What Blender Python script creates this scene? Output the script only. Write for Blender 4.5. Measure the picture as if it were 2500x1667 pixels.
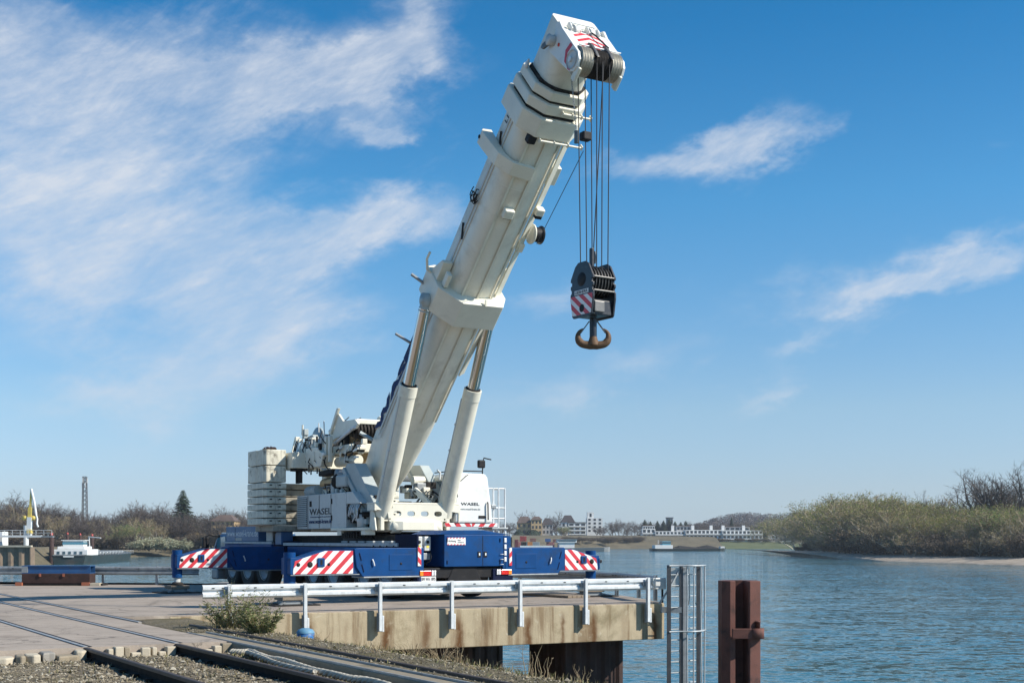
import bpy, bmesh, math, random
from mathutils import Matrix, Vector, noise
R = math.radians
for o in list(bpy.data.objects): bpy.data.objects.remove(o)
scene = bpy.context.scene
COL = scene.collection
# ------------------------------------------------------------------ camera
F_PX, CX, HY, HC = 3125.0, 1250.0, 1318.0, 1.65      # focal length, principal column, horizon row, eye height
cam = bpy.data.cameras.new('camera'); camo = bpy.data.objects.new('camera', cam); COL.objects.link(camo)
camo.location = (0, 0, HC); camo.rotation_euler = (R(90), 0, 0)
cam.sensor_width = 36; cam.lens = 45; cam.shift_y = (HY-833.5)/2500; cam.clip_start = .5; cam.clip_end = 12000
scene.camera = camo
scene.render.resolution_x = 1024; scene.render.resolution_y = 682
scene.view_settings.view_transform = 'Standard'; scene.view_settings.look = 'None'
scene.view_settings.exposure = 0.32; scene.view_settings.gamma = 1.0
# ------------------------------------------------------------------ sun + sky
TO_SUN = Vector((1.3, -.35, 1.0)).normalized()
sun = bpy.data.lights.new('sun', 'SUN'); sun.energy = 5.0; sun.angle = R(.53); sun.color = (1.0, .94, .84)
suno = bpy.data.objects.new('sun', sun); COL.objects.link(suno)
suno.rotation_euler = TO_SUN.to_track_quat('Z', 'Y').to_euler(); suno.location = (60, -50, 60)
world = bpy.data.worlds.new('World'); scene.world = world; world.use_nodes = True
WT = world.node_tree
class X:
    "small expression builder over Math nodes"
    def __init__(s, t, k): s.t = t; s.k = k
    def _m(s, op, *a):
        n = s.t.nodes.new('ShaderNodeMath'); n.operation = op
        for i, v in enumerate((s,)+a):
            if isinstance(v, X): s.t.links.new(v.k, n.inputs[i])
            else: n.inputs[i].default_value = v
        return X(s.t, n.outputs[0])
    def __add__(s, o): return s._m('ADD', o)
    __radd__ = __add__
    def __mul__(s, o): return s._m('MULTIPLY', o)
    __rmul__ = __mul__
    def __sub__(s, o): return s._m('SUBTRACT', o)
    def exp(s): return s._m('EXPONENT')
    def mx(s, o): return s._m('MAXIMUM', o)
    def mn(s, o): return s._m('MINIMUM', o)
    def pw(s, o): return s._m('POWER', o)
    def step(s, a, b):
        n = s.t.nodes.new('ShaderNodeMapRange'); n.interpolation_type = 'SMOOTHSTEP'
        s.t.links.new(s.k, n.inputs[0]); n.inputs[1].default_value = a; n.inputs[2].default_value = b
        return X(s.t, n.outputs[0])
def comb(t, x, y, z):
    n = t.nodes.new('ShaderNodeCombineXYZ')
    for i, v in enumerate((x, y, z)):
        if isinstance(v, X): t.links.new(v.k, n.inputs[i])
        else: n.inputs[i].default_value = v
    return n.outputs[0]
def nz(t, vec, scale, detail=6, rough=.55, dist=0):
    n = t.nodes.new('ShaderNodeTexNoise'); n.inputs['Scale'].default_value = scale; n.inputs['Detail'].default_value = detail
    n.inputs['Roughness'].default_value = rough; n.inputs['Distortion'].default_value = dist
    if vec is not None: t.links.new(vec, n.inputs['Vector'])
    return X(t, n.outputs[0])
def build_sky():
    t = WT; t.nodes.clear()
    out = t.nodes.new('ShaderNodeOutputWorld'); bg = t.nodes.new('ShaderNodeBackground'); bg.inputs[1].default_value = .084
    t.links.new(bg.outputs[0], out.inputs[0])
    sky = t.nodes.new('ShaderNodeTexSky'); sky.sky_type = 'NISHITA'; sky.sun_disc = False
    sky.sun_elevation = math.asin(TO_SUN.z); sky.sun_rotation = math.atan2(TO_SUN.x, TO_SUN.y)
    sky.altitude = 50; sky.air_density = 1.0; sky.dust_density = .2; sky.ozone_density = 2.0
    tc = t.nodes.new('ShaderNodeTexCoord'); sp = t.nodes.new('ShaderNodeSeparateXYZ'); t.links.new(tc.outputs['Generated'], sp.inputs[0])
    x, y, z = (X(t, sp.outputs[i]) for i in range(3))
    az = x._m('ARCTAN2', y); el = z._m('ARCSINE')
    # camera-like grading of the clear sky: deeper blue aloft, pale blue-grey low down
    rp = t.nodes.new('ShaderNodeValToRGB'); t.links.new((el*(2/math.pi)).k, rp.inputs[0]); ce = rp.color_ramp.elements
    tint = ((0, .705, .944, 1.50), (.024, .78, .92, 1.28), (.064, .88, 1.05, 1.24), (.163, .447, 1.10, 1.41), (.245, .17, .91, 1.31), (.45, .34, .92, 1.2), (1, .5, .95, 1.15))
    while len(ce) < len(tint): ce.new(.5)
    for i, (q, r_, g_, b_) in enumerate(tint): ce[i].position = q; ce[i].color = (r_/1.6, g_/1.6, b_/1.6, 1)
    gm = t.nodes.new('ShaderNodeMix'); gm.data_type = 'RGBA'; gm.blend_type = 'MULTIPLY'; gm.inputs[0].default_value = 1
    t.links.new(sky.outputs[0], gm.inputs[6]); t.links.new(rp.outputs[0], gm.inputs[7])
    hs = t.nodes.new('ShaderNodeVectorMath'); hs.operation = 'SCALE'; hs.inputs['Scale'].default_value = 1.6; t.links.new(gm.outputs[2], hs.inputs[0])
    # wispy cirrus: streak noise in azimuth / elevation, cover set by a few cloud banks
    def band(ang, sx, sy, off, det=9, rgh=.6, dist=.0):
        c, s_ = math.cos(R(ang)), math.sin(R(ang))
        a = (az*c + el*s_)*sx + off; b = (el*c - az*s_)*sy
        wob = nz(t, comb(t, az*4.0+off, el*7.0, 1.3), 1.0, 3)
        return nz(t, comb(t, a + wob*1.1, b + wob*1.5, off*.7), 1.0, det, rgh, dist)
    n1 = band(16, 6, 22, 3.1, 10, .66); n2 = band(26, 16, 60, 7.7, 9, .68); n3 = band(-6, 4.0, 11.0, 11.0, 8, .6)
    fib = n1*.44 + n2*.26 + n3*.30
    cover = None
    wu = nz(t, comb(t, az*9.0, el*16.0, 2.0), 1.0, 7, .62); wv = nz(t, comb(t, az*9.0, el*16.0, 8.0), 1.0, 7, .62)
    azw = az + (wu - .5)*.16; elw = el + (wv - .5)*.085
    for (px, py, rx, ry, ang, amp) in (
        (330, 450, 640, 560, 10, .24), (120, 170, 620, 190, 6, .86), (620, 205, 380, 70, 8, .85), (985, 100, 110, 170, -35, .75), (830, 205, 190, 45, 6, .45),
        (200, 500, 480, 170, 14, .80), (870, 545, 330, 62, 12, .80), (420, 690, 460, 120, 14, .85), (640, 840, 300, 110, 18, .85),
        (250, 985, 240, 60, 6, .6), (935, 325, 110, 38, 14, .8), (1640, 395, 210, 66, 4, .82), (1880, 330, 180, 72, 26, .85),
        (2300, 655, 330, 62, 8, .80), (2120, 735, 190, 44, 6, .62), (2440, 600, 120, 60, 0, .4), (1440, 925, 280, 56, 14, .62),
        (1320, 745, 130, 48, 10, .60), (1980, 845, 110, 30, 10, .6), (1830, 960, 120, 30, 22, .6), (2480, 335, 90, 24, 10, .34),
        (1250, 1130, 1400, 150, 0, .2), (1700, 800, 900, 380, 10, .16)):
        a0 = math.atan((px-CX)/F_PX); e0 = math.atan((HY-py)/F_PX*math.cos(a0)); c, s_ = math.cos(R(ang)), math.sin(R(ang))
        da = azw - a0; de = elw - e0
        u = (da*c + de*s_)*(F_PX/rx); v = (de*c - da*s_)*(F_PX/ry)
        gx = ((u*u + v*v)*-1.0).exp()*amp
        cover = gx if cover is None else cover + gx
    # the same kind of thin broken cirrus all round the rest of the sky
    away = az._m('ABSOLUTE').step(.45, .8)
    gen = nz(t, comb(t, az*2.2, el*5.0, 4.0), 1.0, 3).step(.45, .7)*.6
    cover = (cover + away*gen).mn(1.05)
    n4 = band(20, 34, 150, 17.3, 8, .7); n5 = band(34, 9, 26, 23.0, 9, .68)
    veil = (cover*1.2 + n3*1.5 + n5*.8 - 1.52).step(0.0, 1.5)*.72
    strk = (n1*1.15 + n5*1.05 + n2*.8 + cover*.60 - 1.80).step(0.0, 1.15)
    dens = (veil*(n4*.9 + .55) + strk*(n2*.8 + n4*.7 + .1)*.62).mn(.92)*el.step(-.01, .05)
    mix = t.nodes.new('ShaderNodeMix'); mix.data_type = 'RGBA'
    t.links.new(dens.k, mix.inputs[0]); t.links.new(hs.outputs[0], mix.inputs[6]); mix.inputs[7].default_value = (6.6, 7.1, 7.9, 1)
    t.links.new(mix.outputs[2], bg.inputs[0])
build_sky()
# ------------------------------------------------------------------ pixel -> place helpers
def GP(px, py, z=0.0):                      # where the sight line of a pixel meets the level z
    d = (HC-z)*F_PX/(py-HY); return Vector(((px-CX)/F_PX*d, d, z))
def rotz(a): return Matrix.Rotation(a, 4, 'Z')
CAR = Matrix.Translation((-1.46, 35.29, 0)) @ rotz(R(123.3))            # carrier: x forward, y left
SUP = CAR @ Matrix.Translation((4.2, 0, 0)) @ rotz(R(-60-123.3))        # superstructure: x forward, y left
EB = R(42.3)
BOM = SUP @ Matrix.Translation((0, .10, 3.1)) @ Matrix(((math.cos(EB), 0, -math.sin(EB), 0), (0, 1, 0, 0), (math.sin(EB), 0, math.cos(EB), 0), (0, 0, 0, 1)))
def on(fr, px, py, **k):                    # point of the sight line lying on a plane of the frame
    inv = fr.inverted(); o = inv @ Vector((0, 0, HC)); r = inv.to_3x3() @ Vector(((px-CX)/F_PX, 1, (HY-py)/F_PX))
    a, v = list(k.items())[0]; i = 'xyz'.index(a); return o + r*((v-o[i])/r[i])
# ------------------------------------------------------------------ mesh builder
WM = {}
def setp(o, label=None, cat=None, group=None, kind=None):
    if label: o['label'] = label
    if cat: o['category'] = cat
    if group: o['group'] = group
    if kind: o['kind'] = kind
    return o
def place(o, M, parent=None):
    WM[o.name] = M
    if parent is not None:
        o.parent = parent; o.matrix_local = WM[parent.name].inverted() @ M
    else: o.matrix_world = M
    return o
def empty(name, loc, rz=0, label=None, cat=None, group=None):
    o = bpy.data.objects.new(name, None); COL.objects.link(o); o.empty_display_size = .2
    place(o, Matrix.Translation(loc) @ rotz(rz)); return setp(o, label, cat, group)
class MB:
    def __init__(s, M=None): s.v = []; s.f = []; s.sm = []; s.M = M or Matrix.Identity(4); s.L = Matrix.Identity(4)
    def add(s, vs, fs, smooth=False):
        b = len(s.v); T = s.M @ s.L
        s.v += [T @ Vector(p) for p in vs]; s.f += [tuple(b+i for i in f) for f in fs]; s.sm += [smooth]*len(fs); return s
    def box(s, x0, x1, y0, y1, z0, z1):
        return s.add([(x, y, z) for z in (z0, z1) for y in (y0, y1) for x in (x0, x1)],
                     [(0, 2, 3, 1), (4, 5, 7, 6), (0, 1, 5, 4), (2, 6, 7, 3), (0, 4, 6, 2), (1, 3, 7, 5)])
    def prism(s, poly, a, b, ax='z', smooth=False):      # 2-D polygon pushed along an axis from a to b
        m = {'z': lambda p, h: (p[0], p[1], h), 'x': lambda p, h: (h, p[0], p[1]), 'y': lambda p, h: (p[0], h, p[1])}[ax]
        n = len(poly); vs = [m(p, a) for p in poly] + [m(p, b) for p in poly]
        s.add(vs, [tuple(range(n-1, -1, -1)), tuple(range(n, 2*n))])
        bb = len(s.v)-2*n; s.f += [(bb+i, bb+(i+1) % n, bb+n+(i+1) % n, bb+n+i) for i in range(n)]; s.sm += [smooth]*n; return s
    def tube(s, pts, r, n=8, caps=True, smooth=True):
        pts = [Vector(p) for p in pts]; k = len(pts); rs = r if isinstance(r, (list, tuple)) else [r]*k
        vs = []; up = None
        for i, p in enumerate(pts):
            t = (pts[min(i+1, k-1)]-pts[max(i-1, 0)])
            t = t.normalized() if t.length > 1e-9 else Vector((0, 0, 1))
            if up is None: up = Vector((0, 0, 1)) if abs(t.z) < .9 else Vector((1, 0, 0))
            a = t.cross(up).normalized(); b = a.cross(t).normalized(); up = b
            vs += [p + (a*math.cos(2*math.pi*j/n) + b*math.sin(2*math.pi*j/n))*rs[i] for j in range(n)]
        fs = [(i*n+j, i*n+(j+1) % n, (i+1)*n+(j+1) % n, (i+1)*n+j) for i in range(k-1) for j in range(n)]
        s.add(vs, fs, smooth)
        if caps: s.add(vs[:n], [tuple(range(n-1, -1, -1))]); s.add(vs[-n:], [tuple(range(n))])
        return s
    def cyl(s, p0, p1, r, n=16, r2=None, smooth=True): return s.tube([p0, p1], [r, r if r2 is None else r2], n, True, smooth)
    def lathe(s, prof, c=(0, 0, 0), ax='z', n=24, smooth=True, caps=False):    # prof: (radius, height)
        m = {'z': lambda a, b, h: (a, b, h), 'y': lambda a, b, h: (a, h, b), 'x': lambda a, b, h: (h, a, b)}[ax]
        vs = []
        for r, h in prof:
            for j in range(n):
                t = 2*math.pi*j/n; q = m(r*math.cos(t), r*math.sin(t), h); vs.append((q[0]+c[0], q[1]+c[1], q[2]+c[2]))
        k = len(prof)
        s.add(vs, [(i*n+j, i*n+(j+1) % n, (i+1)*n+(j+1) % n, (i+1)*n+j) for i in range(k-1) for j in range(n)], smooth)
        if caps: s.add(vs[:n], [tuple(range(n-1, -1, -1))]); s.add(vs[-n:], [tuple(range(n))])
        return s
    def loft(s, rings, smooth=True, caps=True):
        n = len(rings[0]); vs = [p for r in rings for p in r]
        s.add(vs, [(i*n+j, i*n+(j+1) % n, (i+1)*n+(j+1) % n, (i+1)*n+j) for i in range(len(rings)-1) for j in range(n)], smooth)
        if caps: s.add(rings[0], [tuple(range(n-1, -1, -1))]); s.add(rings[-1], [tuple(range(n))])
        return s
    def bar(s, p0, p1, w, h):                # rectangular bar between two points
        p0, p1 = Vector(p0), Vector(p1); t = (p1-p0).normalized(); up = Vector((0, 0, 1)) if abs(t.z) < .95 else Vector((0, 1, 0))
        a = t.cross(up).normalized()*(w/2); b = a.cross(t).normalized()*(h/2)
        vs = [p+i*a+j*b for p in (p0, p1) for i, j in ((-1, -1), (1, -1), (1, 1), (-1, 1))]
        return s.add(vs, [(0, 1, 2, 3), (7, 6, 5, 4), (0, 4, 5, 1), (1, 5, 6, 2), (2, 6, 7, 3), (3, 7, 4, 0)])
    def mesh(s, name, c):
        me = bpy.data.meshes.new(name); me.from_pydata([p-c for p in s.v], [], s.f)
        me.polygons.foreach_set('use_smooth', s.sm); me.update(); return me
    def build(s, name, mat, parent=None, bev=0, label=None, cat=None, group=None, kind=None, fix=True):
        lo = Vector([min(p[i] for p in s.v) for i in range(3)]); hi = Vector([max(p[i] for p in s.v) for i in range(3)])
        c = (lo+hi)/2
        if parent is None: c.z = lo.z
        me = s.mesh(name, c)
        if fix:
            bm = bmesh.new(); bm.from_mesh(me); bmesh.ops.recalc_face_normals(bm, faces=bm.faces); bm.to_mesh(me); bm.free()
        me.materials.append(mat); o = bpy.data.objects.new(name, me); COL.objects.link(o)
        if bev:
            b = o.modifiers.new('bevel', 'BEVEL'); b.width = bev; b.segments = 2; b.limit_method = 'ANGLE'; b.angle_limit = R(35)
        place(o, Matrix.Translation(c), parent); return setp(o, label, cat, group, kind)
def copy_tree(root, M, kids=None):
    "copy a thing with its parts and sub-parts (shared mesh data) to the world matrix M"
    r = root.copy(); COL.objects.link(r); place(r, M)
    def rec(a, b):
        for ch in [k for k in bpy.data.objects if k.parent == a]:
            c = ch.copy(); COL.objects.link(c); c.parent = b; c.matrix_local = ch.matrix_local.copy(); WM[c.name] = WM[b.name] @ ch.matrix_local; rec(ch, c)
    rec(root, r); return r
def clip(poly, a, b, c):                     # keep a*x+b*y <= c
    out = []
    for i, p in enumerate(poly):
        q = poly[(i+1) % len(poly)]; dp = a*p[0]+b*p[1]-c; dq = a*q[0]+b*q[1]-c
        if dp <= 0: out.append(p)
        if dp*dq < 0: t = dp/(dp-dq); out.append((p[0]+(q[0]-p[0])*t, p[1]+(q[1]-p[1])*t))
    return out
def stripes(mb, poly, pitch, ang, ax, a, b, duty=.5, off=0):
    nx, ny = math.cos(ang), math.sin(ang); ds = [nx*p[0]+ny*p[1] for p in poly]
    k = math.floor((min(ds)-off)/pitch)-1
    while k*pitch+off < max(ds):
        q = clip(clip(poly, nx, ny, k*pitch+off+pitch*duty), -nx, -ny, -(k*pitch+off))
        if len(q) > 2: mb.prism(q, a, b, ax)
        k += 1
    return mb
def outline_mesh(splines, depth, name):
    "filled 2-D outline with holes (splines: closed polygons), extruded"
    cu = bpy.data.curves.new(name, 'CURVE'); cu.dimensions = '2D'; cu.fill_mode = 'BOTH'; cu.extrude = depth/2
    for sp in splines:
        s = cu.splines.new('POLY'); s.points.add(len(sp)-1); s.use_cyclic_u = True
        for i, p in enumerate(sp): s.points[i].co = (p[0], p[1], 0, 1)
    o = bpy.data.objects.new('tmp', cu); COL.objects.link(o)
    me = bpy.data.meshes.new_from_object(o.evaluated_get(bpy.context.evaluated_depsgraph_get()))
    bpy.data.objects.remove(o); bpy.data.curves.remove(cu); return me
def text_mesh(body, depth=.004, space=1.0, bold=0):
    cu = bpy.data.curves.new('t', 'FONT'); cu.body = body; cu.extrude = depth/2; cu.space_character = space; cu.offset = bold; cu.resolution_u = 3
    o = bpy.data.objects.new('tmp', cu); COL.objects.link(o)
    me = bpy.data.meshes.new_from_object(o.evaluated_get(bpy.context.evaluated_depsgraph_get()))
    bpy.data.objects.remove(o); bpy.data.curves.remove(cu); return me
def put_mesh(me, name, mat, fr, org, xd, yd, parent, size=None):
    "lay a flat mesh into frame fr: its x along xd, y along yd, lower left corner at org, scaled to size"
    xs = [v.co.x for v in me.vertices]; ys = [v.co.y for v in me.vertices]; x0, y0 = min(xs), min(ys)
    sx = size[0]/(max(xs)-x0) if size else 1; sy = size[1]/(max(ys)-y0) if size else 1
    xd = Vector(xd).normalized(); yd = Vector(yd).normalized(); zd = xd.cross(yd); org = Vector(org)
    if not size: x0 = y0 = 0
    b = MB(fr); b.add([org + xd*(v.co.x-x0)*sx + yd*(v.co.y-y0)*sy + zd*v.co.z for v in me.vertices], [tuple(p.vertices) for p in me.polygons])
    bpy.data.meshes.remove(me); return b.build(name, mat, parent)
def text(body, name, mat, fr, org, xd, yd, size, parent, space=1.0, bold=0, depth=.006):
    return put_mesh(text_mesh(body, depth, space, bold), name, mat, fr, org, xd, yd, parent, size)
def plate(splines, depth, name, mat, fr, org, xd, yd, parent):
    return put_mesh(outline_mesh(splines, depth, name), name, mat, fr, org, xd, yd, parent)
def oval(cx, cy, rx, ry, n=16, sq=2.6):
    return [(cx+rx*math.copysign(abs(math.cos(t))**(2/sq), math.cos(t)), cy+ry*math.copysign(abs(math.sin(t))**(2/sq), math.sin(t))) for t in [2*math.pi*i/n for i in range(n)]]
# ------------------------------------------------------------------ materials
def mat(name, col, rough=.5, metal=0, dirt=None, dscale=3.0, damt=.4, bump=0, bscale=30, streak=0, var=.12, coat=0, stretch=None, emit=None, trans=0, alpha=None, world=False, spec=None):
    m = bpy.data.materials.new(name); m.use_nodes = True; t = m.node_tree; p = t.nodes['Principled BSDF']
    p.inputs['Roughness'].default_value = rough; p.inputs['Metallic'].default_value = metal; p.inputs['Coat Weight'].default_value = coat
    if spec is not None: p.inputs['Specular IOR Level'].default_value = spec
    p.inputs['Transmission Weight'].default_value = trans
    tc = t.nodes.new('ShaderNodeTexCoord'); vec = tc.outputs['Object']
    if world: g = t.nodes.new('ShaderNodeNewGeometry'); vec = g.outputs['Position']
    if stretch:
        mp = t.nodes.new('ShaderNodeMapping'); mp.inputs['Scale'].default_value = stretch; t.links.new(vec, mp.inputs[0]); svec = mp.outputs[0]
    else: svec = vec
    base = t.nodes.new('ShaderNodeRGB'); base.outputs[0].default_value = (*col, 1); cur = base.outputs[0]
    def mixc(fac, a, b, mode='MIX'):
        n = t.nodes.new('ShaderNodeMix'); n.data_type = 'RGBA'; n.blend_type = mode
        if isinstance(fac, X): t.links.new(fac.k, n.inputs[0])
        else: n.inputs[0].default_value = fac
        for s_, i in ((a, 6), (b, 7)):
            if isinstance(s_, tuple): n.inputs[i].default_value = (*s_, 1)
            else: t.links.new(s_, n.inputs[i])
        return n.outputs[2]
    if var:
        v = nz(t, vec, dscale*.6, 5).step(.3, .7)*(2*var) + (1-var)
        cur = mixc(1.0, cur, comb(t, v, v, v), 'MULTIPLY')
    if dirt:
        d = nz(t, svec, dscale, 9, .65, .3).step(.5, .72)*damt
        cur = mixc(d, cur, dirt)
    if streak:
        mp = t.nodes.new('ShaderNodeMapping'); mp.inputs['Scale'].default_value = (9, 9, .5); t.links.new(vec, mp.inputs[0])
        s2 = nz(t, mp.outputs[0], 1.6, 8, .7).step(.52, .75)*streak
        cur = mixc(s2, cur, dirt or (.2, .15, .1))
    t.links.new(cur, p.inputs['Base Color'])
    rv = nz(t, vec, dscale*2.2, 4)*.22 + (rough-.11); t.links.new(rv.k, p.inputs['Roughness'])
    if bump:
        b = t.nodes.new('ShaderNodeBump'); b.inputs['Strength'].default_value = bump; b.inputs['Distance'].default_value = .02
        t.links.new(nz(t, vec, bscale, 8, .6).k, b.inputs['Height']); t.links.new(b.outputs[0], p.inputs['Normal'])
    if emit: p.inputs['Emission Color'].default_value = (*emit, 1); p.inputs['Emission Strength'].default_value = 1
    m['nodes_ready'] = True
    return m
M = {}
M['cream'] = mat('cream_paint', (.76, .725, .605), .42, dirt=(.36, .31, .22), dscale=1.6, damt=.35, bump=.03, bscale=4, var=.07, streak=.10)
M['boompaint'] = mat('boom_cream_paint', (.79, .755, .645), .44, dirt=(.38, .33, .25), dscale=1.3, damt=.38, bump=.03, bscale=3, var=.06, streak=.16)
M['white'] = mat('white_paint', (.76, .76, .72), .35, dirt=(.35, .3, .24), dscale=2, damt=.25, var=.05)
M['greywhite'] = mat('panel_grey_white', (.58, .59, .57), .45, dirt=(.3, .28, .24), dscale=2, damt=.3, var=.06)
M['armgrey'] = mat('arm_grey_paint', (.40, .44, .43), .5, dirt=(.2, .19, .16), dscale=2.2, damt=.3, var=.08)
M['ballast'] = mat('ballast_paint', (.68, .65, .53), .65, dirt=(.10, .08, .055), dscale=3.4, damt=.9, streak=.9, bump=.15, bscale=14, var=.12)
M['ballastdark'] = mat('ballast_worn_shaded', (.34, .31, .25), .7, dirt=(.06, .05, .035), dscale=3.2, damt=.9, streak=.5, bump=.25, bscale=14, var=.2)  # ballast paint darkened: shade on the set-back middle slabs is in the colour
M['navy'] = mat('navy_paint', (.003, .053, .185), .5, dirt=(.02, .035, .06), dscale=2.6, damt=.55, var=.14, spec=.16, streak=.25)
M['navydark'] = mat('navy_paint_shaded', (.003, .008, .035), .7, spec=.15, dirt=(.02, .02, .02), dscale=2, damt=.5, var=.15)  # darker copy of the navy paint, shade of frame and recess painted in
M['blue'] = mat('faded_blue_paint', (.035, .11, .24), .45, dirt=(.08, .10, .12), dscale=2, damt=.35, var=.1)
M['deckgrey'] = mat('walkway_plate', (.33, .37, .41), .5, metal=.3, dirt=(.12, .11, .10), dscale=4, damt=.5)
M['red'] = mat('stripe_red', (.62, .035, .05), .4, dirt=(.25, .06, .06), dscale=5, damt=.3, var=.08)
M['stripewhite'] = mat('stripe_white', (.80, .79, .77), .4, dirt=(.45, .42, .38), dscale=4, damt=.35, var=.05)
M['amber'] = mat('lamp_amber', (.85, .26, .02), .2, coat=.5); M['lampred'] = mat('lamp_red', (.62, .02, .015), .2, coat=.5); M['lampwhite'] = mat('lamp_clear', (.75, .75, .75), .2, coat=.5)
M['yellow'] = mat('sticker_yellow', (.75, .62, .08), .5)
M['tyre'] = mat('tyre_rubber', (.022, .021, .021), .8, dirt=(.09, .08, .065), dscale=6, damt=.5, bump=.2, bscale=40)
M['rim'] = mat('rim_grey', (.50, .50, .49), .5, metal=.2, dirt=(.08, .07, .06), dscale=6, damt=.6)
M['black'] = mat('black_steel', (.012, .012, .014), .6, spec=.25, dirt=(.06, .05, .04), dscale=5, damt=.4)
M['hookblack'] = mat('block_black_paint', (.008, .010, .018), .42, dirt=(.10, .09, .08), dscale=7, damt=.3, coat=.2)
M['edgegrey'] = mat('worn_steel_edge', (.16, .155, .15), .45, metal=.6, dirt=(.04, .035, .03), dscale=12, damt=.8)
M['dark'] = mat('grimy_dark', (.025, .023, .022), .8, spec=.2, dirt=(.12, .10, .08), dscale=6, damt=.4)
M['chrome'] = mat('chrome_rod', (.62, .60, .58), .14, metal=1.0, var=.03, dirt=(.3, .25, .2), damt=.08)
M['galv'] = mat('galvanised_steel', (.70, .72, .725), .5, metal=.15, dirt=(.36, .36, .34), dscale=5, damt=.7, streak=.3, var=.12, stretch=(1, 1, .4))
M['galvdull'] = mat('dull_zinc', (.44, .46, .47), .5, metal=.3, dirt=(.2, .2, .19), dscale=6, damt=.7, var=.15, streak=.3)
M['galvold'] = mat('weathered_zinc', (.30, .32, .33), .5, metal=.4, dirt=(.16, .15, .14), dscale=5, damt=.6, var=.15)
M['rust'] = mat('rusty_steel', (.125, .045, .032), .75, dirt=(.04, .018, .015), dscale=2.2, damt=1.0, bump=.25, bscale=25, var=.2, streak=.3)
M['rustdark'] = mat('dark_sheet_pile', (.045, .022, .018), .8, dirt=(.02, .013, .01), dscale=3, damt=.8, bump=.25, bscale=20, var=.25)
M['hookrust'] = mat('hook_bronze_rust', (.135, .075, .038), .7, metal=.15, dirt=(.05, .03, .02), dscale=8, damt=.7, bump=.2, bscale=30)
M['rope'] = mat('wire_rope', (.035, .034, .036), .55, metal=.4)
M['ropewound'] = mat('sheave_worn_steel', (.40, .375, .31), .5, metal=.45, dirt=(.09, .075, .055), dscale=14, damt=.6)
M['hemp'] = mat('frayed_rope', (.50, .46, .38), .9, dirt=(.2, .17, .13), dscale=12, damt=.6, bump=.5, bscale=60)
M['glass'] = mat('window_glass', (.05, .10, .13), .08, coat=.6, var=0, spec=.8)
M['glassblue'] = mat('cab_glass', (.06, .22, .30), .08, coat=.6, var=0, spec=.8)
M['tan'] = mat('muffler_tan', (.45, .31, .16), .45, metal=.5, dirt=(.14, .09, .05), dscale=5, damt=.6)
M['textblack'] = mat('letter_black', (.02, .02, .025), .5, var=0); M['textblue'] = mat('letter_blue', (.010, .028, .11), .6, var=0, spec=.2); M['textwhite'] = mat('letter_white', (.78, .78, .78), .5, var=0)
M['wood'] = mat('weathered_timber', (.24, .19, .14), .85, dirt=(.10, .08, .06), dscale=7, damt=.6, bump=.3, bscale=20, stretch=(1, 6, 6))
M['brick'] = mat('red_block', (.33, .11, .06), .85, dirt=(.15, .06, .04), dscale=8, damt=.5)
M['bollard'] = mat('bollard_blue', (.015, .13, .36), .5, dirt=(.16, .15, .13), dscale=7, damt=.6)
# ------------------------------------------------------------------ setting: quay, gravel, bank, river, far banks
rnd = random.Random(7)
WATER = -4.0
NC = Vector((.854, .52, 0)); GC = Vector((.52, -.854, 0))       # across the tracks / along the tracks (towards the camera)
def TC(t, c, z=0): p = NC*c + GC*t; return Vector((p.x, p.y, z))
def ground_z(c, t):
    if c < 6.9: z = -.17
    elif c < 7.5: z = -.17 + .11*(c-6.9)/.6
    elif c < 8.5: z = -.06
    elif c < 12.7: z = -.06 - .205*(c-8.5)
    else: z = -.921 - .62*(c-12.7)
    return z + .05*noise.noise(Vector((c*.9, t*.9, 0)))*(1 if c > 8.4 or t > -20 else 0) + .02*noise.noise(Vector((c*4, t*4, 3)))
def ground_mat():
    m = bpy.data.materials.new('gravel_ground'); m.use_nodes = True; t = m.node_tree; p = t.nodes['Principled BSDF']; p.inputs['Roughness'].default_value = .95
    g = t.nodes.new('ShaderNodeNewGeometry'); pos = g.outputs['Position']
    big = nz(t, pos, .55, 5); fine = nz(t, pos, 22, 6, .7); vor = t.nodes.new('ShaderNodeTexVoronoi'); vor.inputs['Scale'].default_value = 19; t.links.new(pos, vor.inputs['Vector'])
    r = t.nodes.new('ShaderNodeValToRGB'); t.links.new((fine*.75 + big*.25).k, r.inputs[0])
    e = r.color_ramp.elements; e[0].position = .36; e[0].color = (.07, .055, .036, 1); e[1].position = .66; e[1].color = (.30, .25, .175, 1)
    spx = t.nodes.new('ShaderNodeSeparateXYZ'); t.links.new(pos, spx.inputs[0]); cpos = X(t, spx.outputs[0])*.854 + X(t, spx.outputs[1])*.52
    moss = (nz(t, pos, .9, 6, .65).step(.50, .62) + cpos.step(6.2, 8.2)*nz(t, pos, 2.4, 5, .7).step(.3, .6)*1.1).mn(1.5)
    mx = t.nodes.new('ShaderNodeMix'); mx.data_type = 'RGBA'; t.links.new((moss*.55).k, mx.inputs[0]); t.links.new(r.outputs[0], mx.inputs[6]); mx.inputs[7].default_value = (.105, .085, .028, 1)
    t.links.new(mx.outputs[2], p.inputs['Base Color'])
    b = t.nodes.new('ShaderNodeBump'); b.inputs['Strength'].default_value = .8; b.inputs['Distance'].default_value = .05
    t.links.new((fine + X(t, vor.outputs[0])*.8).k, b.inputs['Height']); t.links.new(b.outputs[0], p.inputs['Normal']); return m
M['gravel'] = ground_mat()
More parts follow.
